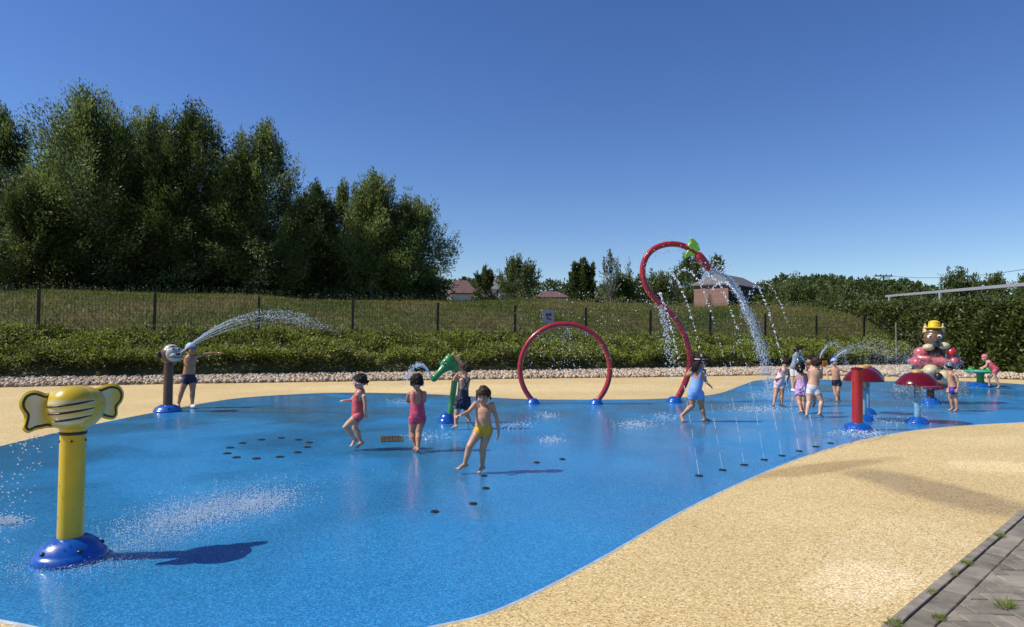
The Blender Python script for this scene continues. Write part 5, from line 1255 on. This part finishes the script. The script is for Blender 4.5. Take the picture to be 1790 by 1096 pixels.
    for ex in extras or ():
        if ex[0] == 'band':
            val = np.where(hpen < 0, -0.02, 0.0075 - np.abs(hU - (ex[2] + (ex[3] if len(ex) > 3 else 0.0) * hF)))
            shell('goggle_strap', v, nrm, tr, np.clip(val, -0.02, 0.02), 0.016 * k, ex[1], body)
        if ex[0] == 'goggles':
            b2 = MB()
            for s_ in (-1, 1): b2.ell(H(s_ * .03, .080, .004), (.024 * k, .016 * k, .019 * k), ax, 14, 8)
            b2.build('goggles', ex[1], body)
    # face
    for s_ in (-1, 1):
        b2 = MB(); b2.ell(H(s_ * .029, .0755, .004), (.011 * k, .008 * k, .007 * k), ax, 12, 8); e = b2.build('eye', EYEW, body)
        b2 = MB(); b2.ell(H(s_ * .029, .0815, .004), (.0065 * k, .005 * k, .0068 * k), ax, 10, 8); b2.build('iris', IRIS, e)
        b2 = MB(); b2.tube([H(s_ * .014, .083, .022), H(s_ * .030, .081, .027), H(s_ * .045, .070, .021)], [.003 * k, .0038 * k, .002 * k], 6, True); b2.build('eyebrow', hm if kind != 'cap' else HAIRD, body)
    b2 = MB(); b2.tube([H(-.019, .078, -.052), H(0, .085, -.053), H(.019, .078, -.052)], [.003 * k, .0062 * k, .003 * k], 8, True); b2.build('mouth', LIP, body)
    return body

KG = 'children playing on the splash pad'
c3 = (690, 600, 4.568); c2_ = (590, 640, 6.844); c6 = (255, 580, 7.307); c5 = (1170, 610, 7.833); c4 = (1340, 595, 7.307); c1_ = (1560, 540, 6.086); c8 = (1660, 600, 10.96)
CORAL = cloth('coral_lycra', (0.55, 0.075, 0.085), (0.66, 0.14, 0.13)); ROSE = cloth('rose_lycra', (0.55, 0.035, 0.09), (0.68, 0.22, 0.28), 55)
NAVY = cloth('navy_lycra', (0.008, 0.011, 0.035)); NAVYD = cloth('navy_dotted_lycra', (0.008, 0.010, 0.03), (0.35, 0.36, 0.42), 60, 0.68)
YEL = cloth('yellow_lycra', (0.62, 0.33, 0.01), (0.66, 0.42, 0.02), 30); SKYB = cloth('sky_blue_lycra', (0.17, 0.34, 0.68), (0.24, 0.42, 0.74), 25)
LILAC = cloth('lilac_lycra', (0.42, 0.24, 0.55), (0.60, 0.40, 0.52), 30, 0.52); PINKW = cloth('pink_white_lycra', (0.62, 0.42, 0.48), (0.72, 0.60, 0.62), 40, 0.52)
WHITEC = cloth('white_lycra', (0.68, 0.66, 0.64)); PURP = cloth('purple_lycra', (0.07, 0.03, 0.30)); REDP = cloth('red_pink_lycra', (0.60, 0.03, 0.06), (0.66, 0.22, 0.25), 50, 0.55)
GREYT = cloth('grey_blue_cotton', (0.12, 0.19, 0.25), (0.30, 0.36, 0.40), 30, 0.52); LTSH = cloth('pale_cotton', (0.55, 0.53, 0.46))
BCAP = cloth('blue_patterned_cap', (0.10, 0.22, 0.55), (0.5, 0.62, 0.72), 45, 0.52); LBCAP = cloth('light_blue_patterned_cap', (0.14, 0.38, 0.68), (0.45, 0.62, 0.76), 40, 0.52)
DCAP = cloth('dark_patterned_cap', (0.02, 0.05, 0.16), (0.35, 0.55, 0.30), 36, 0.55); CCAP = cloth('coral_cap', (0.68, 0.16, 0.18)); BANDM = cloth('pale_pink_band', (0.68, 0.42, 0.46)); GOG = paint('goggle_lens', (0.05, 0.06, 0.09), 0.1)

kid('boy with dark hair in small yellow trunks stepping forward, nearest child', c3, (695, 1032), 0.93, (-0.22, -0.97), (708, 418), (706, 500), (708, 652), [(645, 482), (778, 490)], [(592, 545, -0.06), (816, 605)], [(535, 572, -0.14), (830, 705, -0.03)], [(492, 584, -0.18), (826, 782, -0.04)],
    [(680, 690), (741, 690)], [(598, 822, -0.08), (702, 850, -0.03)], [(558, 965, -0.05), (700, 985)], [(500, 1008, -0.10), (668, 1036)], [('brief', YEL, 0.012, 0.002)], ('short', HAIRB), 'light', hface=(-0.25, -1, -0.30), group=KG)
kid('girl seen from behind in a rose pink swimsuit, pale band in dark hair', c3, (172, 862), 0.97, (-0.1, 1), (176, 308), (178, 375), (182, 572), [(118, 405), (236, 400)], [(98, 462, 0.08), (240, 462, 0.08)], [(135, 470, 0.16), (200, 465, 0.17)], [(180, 455, 0.18), (160, 452, 0.20)],
    [(152, 600), (212, 600)], [(136, 712), (190, 720)], [(168, 830), (184, 840)], [(155, 852), (178, 866)], [('suit', ROSE, 0.7, 0.46, 0.016, 0.055)], ('tail', HAIRD, 0.05), 'tan', hface=(-0.05, 1, -0.1), group=KG, extras=[('band', BANDM, -0.020, 0.32)])
kid('girl in a coral swimsuit hopping towards the left edge, pale goggle band in dark hair', c2_, (262, 1000), 0.95, (-1, 0.18), (268, 185), (272, 268), (243, 545), [(318, 365, -0.09), (222, 350, 0.09)], [(332, 470, -0.10), (165, 412, 0.13)], [(326, 545, -0.10), (112, 412, 0.10)], [(340, 590, -0.09), (45, 410, 0.06)],
    [(255, 595, -0.055), (230, 590, 0.055)], [(92, 722, -0.05), (210, 745, 0.05)], [(208, 880, -0.03), (285, 905, 0.03)], [(165, 962, -0.04), (212, 998)], [('suit', CORAL, 0.74, 0.5, 0.016, 0.05)], ('tail', HAIRD, 0.04), 'fair', hface=(-1, 0.25, -0.15), group=KG, extras=[('band', BANDM, -0.018, 0.32)])
kid('girl in a dotted navy swimsuit with crossed straps clinging to the green sea dragon', c3, (478, 686), 0.97, (-0.55, 0.83), (564, 205), (560, 268), (543, 445), [(508, 292, 0.02), (592, 290)], [(468, 292, -0.04), (560, 300, 0.14)], [(500, 245, 0.0), (505, 262, 0.12)], [(520, 226, 0.05), (482, 240, 0.14)],
    [(515, 472), (570, 470)], [(492, 575), (566, 560)], [(486, 655), (598, 606, 0.32)], [(458, 682), (574, 598)], [('suit', NAVYD, 0.8, 0.44, 0.07, 'cross'), ('frill', NAVYD, 0.10)], ('bun', HAIRB), 'light', hface=(-0.7, 0.7), group=KG)
kid('boy in pale blue cap and dark trunks, arm stretched out, by the monkey post', c6, (505, 972), 1.17, (0.15, -1), (575, 218), (568, 300), (550, 555), [(485, 325), (640, 318)], [(435, 345, 0.05), (755, 285)], [(400, 325, 0.0), (905, 268)], [(375, 300, -0.02), (1010, 262)],
    [(508, 612), (598, 610)], [(455, 770), (597, 770)], [(415, 925), (592, 925)], [(398, 972), (612, 972)], [('brief', NAVY, 0.02, 0.085), ('shoes', WHITEC)], ('cap', LBCAP, HAIRB), 'tan', hface=(0.5, -0.85), group=KG, curl=0.1)
kid('girl in a sky blue swimsuit with long dark hair walking past the red pipe', c5, (485, 1003), 1.13, (0.5, 0.87), (438, 165), (425, 250), (352, 560), [(330, 320), (480, 305)], [(232, 362, 0.10), (492, 430, 0.03)], [(285, 285, 0.06), (530, 480, 0.05)], [(315, 255, 0.02), (580, 520, 0.06)],
    [(305, 625), (418, 615)], [(318, 775), (445, 800)], [(165, 915, -0.06), (488, 965)], [(195, 1002), (570, 985)], [('suit', SKYB, 0.72, 0.48, -0.006, 0.055)], ('long', HAIRD, 0.21, (-0.07, -0.02)), 'tan', hface=(0.75, 0.6), group=KG, extras=[('band', BANDM, 0.03, 0.0)])
kid('girl in a pink and white suit bending forward, head down, left of the crowd', c4, (165, 850), 0.98, (0.75, 0.65), (258, 285), (222, 345), (150, 540), [(172, 372, -0.06), (272, 378, 0.06)], [(205, 455, -0.05), (290, 450, 0.10)], [(160, 488, -0.08), (262, 520, 0.14)], [(112, 498, -0.09), (235, 560, 0.15)],
    [(132, 575), (192, 575)], [(118, 690), (195, 700)], [(92, 815), (190, 820)], [(85, 850), (245, 850)], [('suit', PINKW, 0.75, 0.62, 0.03, 0.05)], ('long', HAIRD, 0.10, (0.07, 0)), 'tan', hface=(0.8, 0.6, -0.5), group=KG, vox=0.006)
kid('taller child in grey blue shirt, pale shorts and white shoes behind the crowd', c4, (345, 650), 1.2, (0.75, -0.65), (412, 122), (402, 175), (362, 338), [(352, 205), (442, 210)], [(392, 285, -0.1), (480, 265)], [(450, 290, -0.14), (530, 275)], [(510, 300, -0.16), (570, 285)],
    [(340, 365), (385, 365)], [(338, 480), (385, 480)], [(335, 615), (388, 615)], [(355, 652), (405, 655)], [('tee', GREYT), ('shorts', LTSH, 0.20), ('shoes', WHITEP)], ('short', HAIRD), 'fair', hface=(0.9, -0.5), group=KG, vox=0.006)
kid('girl in a frilled lilac swimsuit with loose dark hair, middle of the crowd', c4, (450, 932), 1.0, (0.3, 0.95), (430, 345), (445, 415), (445, 615), [(400, 448), (500, 440)], [(362, 520, 0.02), (520, 510, 0.08)], [(352, 570, 0.08), (510, 545, 0.16)], [(356, 610, 0.1), (480, 540, 0.18)],
    [(415, 650), (476, 650)], [(418, 780), (468, 790)], [(442, 895), (470, 900)], [(412, 930), (478, 930)], [('suit', LILAC, 0.8, 0.55, 0.05, 0.05), ('frill', LILAC, 0.08)], ('long', HAIRD, 0.12, (0.02, 0)), 'light', group=KG, vox=0.006)
kid('boy in white trunks with his back turned, nearest of the crowd at right', c4, (605, 982), 1.05, (0.15, 1), (640, 292), (632, 352), (592, 590), [(556, 388), (690, 388)], [(545, 470, 0.08), (702, 485, 0.06)], [(590, 455, 0.18), (706, 400, 0.12)], [(630, 440, 0.2), (715, 345, 0.13)],
    [(556, 640), (638, 640)], [(545, 785), (702, 780)], [(512, 938), (680, 935)], [(505, 975), (722, 982)], [('brief', WHITEC, 0.03, 0.03)], ('short', HAIRB), 'fair', group=KG, vox=0.006)
kid('dark haired child facing left behind the boy in white trunks, mostly hidden', c4, (590, 840), 1.05, (-0.9, -0.4), (575, 250), (575, 318), (580, 520), [(535, 345), (620, 340)], [(520, 400), (640, 420)], [(510, 340, -0.05), (640, 480)], [(515, 300, -0.06), (640, 520)],
    [(550, 560), (610, 560)], [(560, 680), (610, 680)], [(560, 800), (612, 800)], [(545, 840), (600, 842)], [('brief', NAVY, 0.02, 0.08)], ('short', HAIRD), 'light', group=KG, vox=0.006)
kid('boy in a blue patterned cap and navy trunks reaching for the red mushroom', c4, (905, 775), 0.95, (0.2, -0.98), (866, 275), (872, 345), (893, 510), [(815, 372), (935, 372)], [(768, 415, -0.03), (985, 385)], [(782, 462, -0.08), (1035, 398)], [(785, 492, -0.1), (1075, 412)],
    [(868, 545), (925, 545)], [(875, 655, -0.03), (915, 645, -0.05)], [(905, 748), (925, 735, -0.02)], [(892, 776), (935, 772)], [('brief', NAVY, 0.02, 0.09)], ('cap', BCAP, HAIRD), 'light', hface=(0.5, -0.85), group=KG, vox=0.006)
kid('boy in purple trunks and a dark patterned cap standing by the animal ride', c1_, (655, 1088), 0.93, (-0.88, 0.2), (598, 607), (618, 668), (648, 835), [(668, 700, -0.08), (622, 698, 0.08)], [(702, 785, -0.10), (610, 780, 0.12)], [(695, 848, -0.12), (600, 840, 0.10)], [(672, 884, -0.12), (590, 880, 0.09)],
    [(640, 868, -0.055), (655, 866, 0.05)], [(612, 945, 0.02), (672, 952, 0.0)], [(640, 1055, 0.03), (690, 1060, -0.01)], [(602, 1082), (655, 1088)], [('brief', PURP, 0.02, 0.03)], ('cap', DCAP, HAIRD), 'light', hface=(-1, 0.3), group=KG, vox=0.006)
kid('girl in a coral cap and pink red suit leaning over the green water table', c8, (930, 866), 0.98, (-0.9, -0.35), (675, 275), (708, 338), (878, 495), [(722, 372, -0.08), (735, 362, 0.08)], [(700, 445, -0.10), (690, 430, 0.1)], [(655, 470, -0.10), (640, 455, 0.08)], [(620, 488, -0.1), (600, 470, 0.07)],
    [(872, 535, -0.05), (895, 530, 0.05)], [(865, 650, -0.04), (740, 660, 0.08)], [(955, 810, -0.02), (762, 795, 0.1)], [(905, 864), (745, 822)], [('suit', REDP, 0.75, 0.5, 0.025, 0.05)], ('cap', CCAP), 'fair', hface=(-1, -0.3, -0.35), group=KG, vox=0.006)
# orange toy cup held up by the boy in white trunks
oc = G(1340 + 605 / 7.307, 595 + 982 / 7.307); q_ = P(1340 + 728 / 7.307, 595 + 300 / 7.307, oc[1] + 0.14)
b = MB(); b.lathe([(0.045, -0.055), (0.05, -0.05), (0.062, 0.05), (0.066, 0.055), (0.058, 0.05), (0.048, -0.04), (0.0, -0.045)], n=20); b.ell((0.07, 0, 0), (0.02, 0.012, 0.03))
tag(b.build('toy_cup', paint('orange_plastic', (0.75, 0.26, 0.015), 0.35), loc=q_), 'orange toy cup held up by the boy in white trunks', 'toy')

# ================================================================== water
def drops_obj(name, pts, rad, label, dirs=None, stretch=1.0, tubes=(), cat='water jet', squash=1.0):
    v, f = blobs(pts, rad, dirs, stretch, squash) if len(pts) else (np.zeros((0, 3)), np.zeros((0, 3), int))
    b = MB()
    for path, r_ in tubes: b.tube(path, r_, 7, True)
    tv, tf2 = np.array(b.v).reshape(-1, 3), []
    for ff_ in b.f:
        for i in range(1, len(ff_) - 1): tf2.append((ff_[0], ff_[i], ff_[i + 1]))
    if len(tf2): f = np.concatenate([f, np.array(tf2) + len(v)]); v = np.concatenate([v, tv])
    return tag(np_mesh(name, v, f, WATER, smooth=True), label, cat, kind='stuff')
GRAV = np.array([0, 0, -9.81])
def solve(p0, p1, T): return (p1 - p0) / T - 0.5 * GRAV * T
def fly(p0, v0, t): t = np.asarray(t)[:, None]; return p0 + v0 * t + 0.5 * GRAV * t * t
# row of thin jets arching over the pad
for i, p in enumerate(ROW[:7]):
    p0 = G(*p); v0 = np.array([-0.42 + 0.05 * i, 2.55 + 0.12 * rng.normal(), 7.0 + 0.12 * rng.normal()])
    Tm = 2 * v0[2] / 9.81
    tubes = []
    t = 0.0
    while t < 0.15:
        dt = rng.uniform(0.012, 0.03); pts = fly(p0, v0, np.linspace(t, t + dt, 4)); tubes.append(([V(a) for a in pts], rng.uniform(0.0012, 0.0024))); t += dt + rng.uniform(0.004, 0.022)
    n = 120; tt = np.sort(rng.uniform(0.14, (0.45, 0.62, 0.95, 0.80, 0.85, 0.50, 1.25)[i], n)); clump = np.round(tt / 0.022) * 0.022 + rng.normal(0, 0.004, n); tt = np.clip(clump, 0.1, Tm * 0.99)
    pts = fly(p0, v0, tt) + rng.normal(0, 1, (n, 3)) * (0.006 + 0.03 * (tt / Tm)[:, None] ** 2)
    vel = v0 + GRAV * tt[:, None]
    drops_obj('water_jet', pts, rng.uniform(0.003, 0.009, n) * (0.5 + 0.75 * np.clip(tt / 0.6, 0, 1)), ('first and nearest', 'second', 'third', 'fourth', 'fifth', 'sixth', 'last and farthest')[i] + ' thin water jet rising from the nozzle row along the pad edge', vel, 2.0, tubes)
# spout stream
p0 = np.array(SPOUT); p1 = G(1352, 692); T = 0.82; v0 = solve(p0, p1, T)
n = 3800; tt = rng.uniform(0, 1, n) ** 0.8 * T; k_ = tt / T
pts = fly(p0, v0, tt) + rng.normal(0, 1, (n, 3)) * (0.020 + 0.085 * k_[:, None] ** 1.2) * np.array([1, 1, 0.8])
tubes = [([V(a + rng.normal(0, 0.02, 3)) for a in fly(p0 + rng.normal(0, 0.018, 3), v0, np.linspace(0.0, T * 0.36, 6))], [0.022, 0.02, 0.017, 0.013, 0.009, 0.004]) for _ in range(9)]
drops_obj('water_jet', pts, rng.uniform(0.003, 0.0085, n), 'thick white stream of water pouring from the red S shaped pipe', v0 + GRAV * tt[:, None], 2.4, tubes)
# leaks and spray around the S shaped pipe
pcs = np.array([np.array(V(sb2) + p) for p in cp]); n = 330; pi2 = rng.integers(30, len(pcs), n)
pts = pcs[pi2] + rng.normal(0, 1, (n, 3)) * np.array([0.10, 0.10, 0.14]); dn = rng.uniform(size=n) < 0.5
nd2 = 520; st0 = pcs[rng.integers(40, 70, nd2)]; fall = rng.uniform(0, 1, nd2)
src_ = np.array(P(1152, 532, YP)); tt = rng.uniform(0, 0.55, nd2); va = np.array([0.45, -0.3, -0.3]) + rng.normal(0, 0.16, (nd2, 3))
pts2 = src_ + rng.normal(0, 0.03, (nd2, 3)) + va * tt[:, None] + 0.5 * GRAV * tt[:, None] ** 2
pts2 = pts2[pts2[:, 2] > 0.02]
drops_obj('water_drops', np.concatenate([pts, pts2]), rng.uniform(0.005, 0.015, n + len(pts2)), 'loose drops clinging to and falling from the red S shaped pipe', cat='water drops')
sp_c = np.array(SPOUT) + np.array([0.05, 0, 0.02]); n = 160
pts = sp_c + rng.normal(0, 1, (n, 3)) * np.array([0.22, 0.15, 0.16]) + np.array([0.0, 0, 0.05])
drops_obj('water_drops', pts, rng.uniform(0.007, 0.022, n), 'drops bursting around the mouth of the red spout', cat='water drops')
# mist of drops left of the pipe loop, above
n = 130; a = np.array(P(1075, 470, YP)); pts = a + rng.normal(0, 1, (n, 3)) * np.array([0.45, 0.3, 0.35])
drops_obj('water_drops', pts, rng.uniform(0.005, 0.012, n), 'scattered high drops floating left of the red pipe loop', cat='water drops')
# hoop drips
n = 300; an_ = rng.uniform(0.3, math.pi - 0.3, n); pt0 = np.array(V(hb) + ctr0)
pts = pt0 + np.column_stack([0.93 * np.cos(an_), rng.normal(0, 0.05, n), 0.93 * np.sin(an_)])
tri = rng.uniform(0, 1, n); cl = rng.uniform(size=n) < 0.55
top = pt0 + np.array([0.05, 0, 0.93]); conep = top + np.column_stack([rng.normal(0, 1, n) * 0.35 * tri, rng.normal(0, 0.12, n) * tri, -1.25 * tri ** 1.3])
pts = np.where(cl[:, None], conep, pts + np.column_stack([rng.normal(0, 0.06, n), rng.normal(0, 0.05, n), -rng.uniform(0, 1, n) ** 2 * 0.9]))
pts = pts[pts[:, 2] > 0.02]
drops_obj('water_drops', pts, rng.uniform(0.005, 0.014, len(pts)), 'fine drops raining inside the red hoop', cat='water drops')
n = 90; pts = np.array(P(1005, 560, YH)) + rng.normal(0, 1, (n, 3)) * np.array([0.7, 0.3, 0.6]); pts = pts[pts[:, 2] > 0.5]
drops_obj('water_drops', pts, rng.uniform(0.006, 0.016, len(pts)), 'stray drops flying above the red hoop', cat='water drops')
# monkey jets
p0 = np.array(MONKEY_NOZ); allp, allr, alld, tubes = [], [], [], []
for j in range(6):
    p1 = np.array(P(588 + rng.normal(0, 14), 578 + rng.normal(0, 5), mb_[1] - 0.3 + rng.normal(0, 0.15))); v0 = solve(p0, p1, 0.56 + 0.026 * j)
    tubes.append(([V(a) for a in fly(p0, v0, np.linspace(0, 0.24, 7))], [0.006, 0.006, 0.005, 0.0045, 0.0035, 0.0025, 0.0015]))
    n = 210; tt = 0.1 + 0.46 * rng.uniform(0, 1, n) ** 0.85; allp.append(fly(p0, v0, tt) + rng.normal(0, 1, (n, 3)) * (0.008 + 0.09 * tt[:, None] ** 2)); alld.append(v0 + GRAV * tt[:, None]); allr.append(rng.uniform(0.002, 0.006, n))
drops_obj('water_jet', np.concatenate(allp), np.concatenate(allr), 'fan of water squirting to the right from the monkey post', np.concatenate(alld), 2.4, tubes)
# dragon jets
p0 = np.array(DRAGON_NOZ); allp, allr, tubes = [], [], []
for j in range(4):
    p1 = np.array(P(714 + rng.normal(0, 2), 652, sbp[1] - 0.35 + 0.1 * j)); v0 = solve(p0, p1, 0.36 + 0.02 * j)
    tubes.append(([V(a) for a in fly(p0, v0, np.linspace(0, 0.2, 6))], [0.007, 0.007, 0.007, 0.006, 0.005, 0.004]))
    n = 70; tt = rng.uniform(0.18, 0.46, n); allp.append(fly(p0, v0, tt) + rng.normal(0, 1, (n, 3)) * (0.006 + 0.05 * tt[:, None])); allr.append(rng.uniform(0.004, 0.010, n))
drops_obj('water_jet', np.concatenate(allp), np.concatenate(allr), 'small fountain spat from the snout of the green sea dragon', tubes=tubes)
# arching sprays in front of the hedge at right
def arch(pts_px, Y, n, sp, label, rr=(0.003, 0.008), tube=True):
    pts = catmull([V(P(a, b_2, Y)) for a, b_2 in pts_px], 12); A_ = np.array(pts); u = rng.uniform(0, len(A_) - 1.001, n); i0 = u.astype(int)
    q2 = A_[i0] * (1 - (u - i0))[:, None] + A_[i0 + 1] * (u - i0)[:, None]; kk = (u / len(A_))[:, None]
    q2 = q2 + rng.normal(0, 1, (n, 3)) * (0.015 + sp * kk) * np.array([1, 1, 0.7]); q2 = q2[q2[:, 2] > 0.02]
    d_ = np.gradient(A_, axis=0)
    tubes = [([V(a) for a in A_[:len(A_) // 3]], 0.011)] if tube else []
    drops_obj('water_jet', q2, rng.uniform(*rr, len(q2)), label, tubes=tubes)
arch([(1428, 645), (1436, 618), (1450, 602), (1464, 602), (1474, 620), (1478, 640)], 17.5, 500, 0.05, 'steep arch of water just left of the boy in the blue patterned cap')
arch([(1452, 640), (1466, 620), (1490, 608), (1520, 603), (1548, 612), (1570, 640)], 18.0, 900, 0.22, 'long flat arch of water in front of the hedge')
n = 1500; q2 = np.array(P(1560, 628, 17.5)) + rng.normal(0, 1, (n, 3)) * np.array([0.55, 0.5, 0.30]); q2 = q2[q2[:, 2] > 0.03]
drops_obj('water_spray', q2, rng.uniform(0.003, 0.0065, len(q2)), 'white spray drifting left of the animal ride', cat='spray')
n = 1300; a_ = rng.uniform(0, 6.28, n); tt = rng.uniform(0, 1, n)
q2 = np.array(V(ab)) + np.column_stack([(0.35 + 0.5 * tt) * np.cos(a_), (0.35 + 0.5 * tt) * np.sin(a_), 1.05 - 0.95 * tt ** 2]) + rng.normal(0, 0.07, (n, 3)); q2 = q2[q2[:, 2] > 0.02]
drops_obj('water_spray', q2, rng.uniform(0.003, 0.007, len(q2)), 'curtain of drops falling around the animal ride', cat='spray')
arch([(1712, 648), (1700, 650), (1688, 665), (1672, 692), (1660, 712)], 16.5, 160, 0.05, 'thin water arc falling left of the green water table', tube=False)
# drips from the mushroom cap edge
n = 240; a_ = rng.uniform(1.8, 4.6, n); mp = np.array(mu.location); tt = rng.uniform(0, 1, n)
q2 = mp + np.column_stack([(0.35 + 0.05 * tt) * np.cos(a_), (0.35 + 0.05 * tt) * np.sin(a_), 0.68 - 0.5 * tt ** 1.6]) + rng.normal(0, 0.015, (n, 3))
drops_obj('water_drops', q2, rng.uniform(0.003, 0.007, n), 'drips falling from the rim of the nearest red mushroom', cat='water drops')
# drops at the far left beside the elephant
n = 130; tt = rng.uniform(0, 1, n); q2 = np.array(P(60, 760, eb[1] - 0.1)) + np.column_stack([-0.25 * tt + rng.normal(0, 0.05, n), rng.normal(0, 0.08, n), -0.8 * tt ** 1.4]); q2 = q2[q2[:, 2] > 0.01]
drops_obj('water_drops', q2, rng.uniform(0.003, 0.007, len(q2)), 'trail of falling drops left of the elephant post', cat='water drops')
# splash marks on the floor
def splash(cx, cy, rx, ry, n, label, r=(0.003, 0.008), hmax=0.05, skew=0.0):
    q2 = []
    g_ = rng.normal(0, 0.5, (n, 2)); 
    for a, b_2 in g_:
        px_, py_ = cx + a * rx, cy + b_2 * ry + skew * a * rx
        q2.append(G(px_, py_))
    q2 = np.array(q2); q2[:, 2] += np.abs(rng.normal(0, hmax * 0.4, n))
    drops_obj('splash', q2, rng.uniform(*r, n), label, cat='splash', squash=0.7)
splash(360, 893, 160, 36, 5200, 'wide speckled splash on the floor right of the elephant post', (0.0018, 0.006), 0.05, -0.22)
splash(130, 985, 130, 30, 1600, 'bouncing drops around the blue base of the elephant post', (0.0015, 0.004), 0.04, -0.12)
splash(250, 950, 110, 28, 1300, 'speckled drops over the shadow of the elephant post', (0.0013, 0.004), 0.03, -0.22)
splash(455, 882, 70, 20, 1300, 'brightest froth at the far end of the wide speckled splash', (0.002, 0.007), 0.06, -0.2)
splash(340, 905, 100, 22, 900, 'froth in the middle of the wide speckled splash', (0.0018, 0.006), 0.05, -0.2)
splash(10, 914, 40, 8, 420, 'white splash at the left photo edge', (0.003, 0.009), 0.05, -0.1)
for x_, y_, rx, nn_, lb in ((955, 727, 22, 130, 'splash in front of the left base of the red hoop'), (1112, 742, 34, 300, 'white splash on the floor right of the red hoop'), (962, 770, 24, 130, 'small splash nearest the camera below the red hoop'), (900, 746, 34, 200, 'splash behind the boy in yellow trunks'),
                      (1160, 730, 26, 140, 'splash left of the girl in sky blue'), (700, 703, 26, 160, 'small white splash behind the girl in rose pink'), (1330, 716, 60, 420, 'foamy splash at the feet of the girl bending forward'), (1505, 758, 45, 420, 'bouncing drops around the base of the thick red post'),
                      (1350, 690, 40, 420, 'foam where the spout stream lands'), (745, 765, 50, 180, 'faint drops between the girl in rose pink and the sea dragon'), (1560, 735, 60, 260, 'drops between the red mushrooms')):
    splash(x_, y_, rx, 7, nn_, lb, (0.004, 0.012), 0.06)
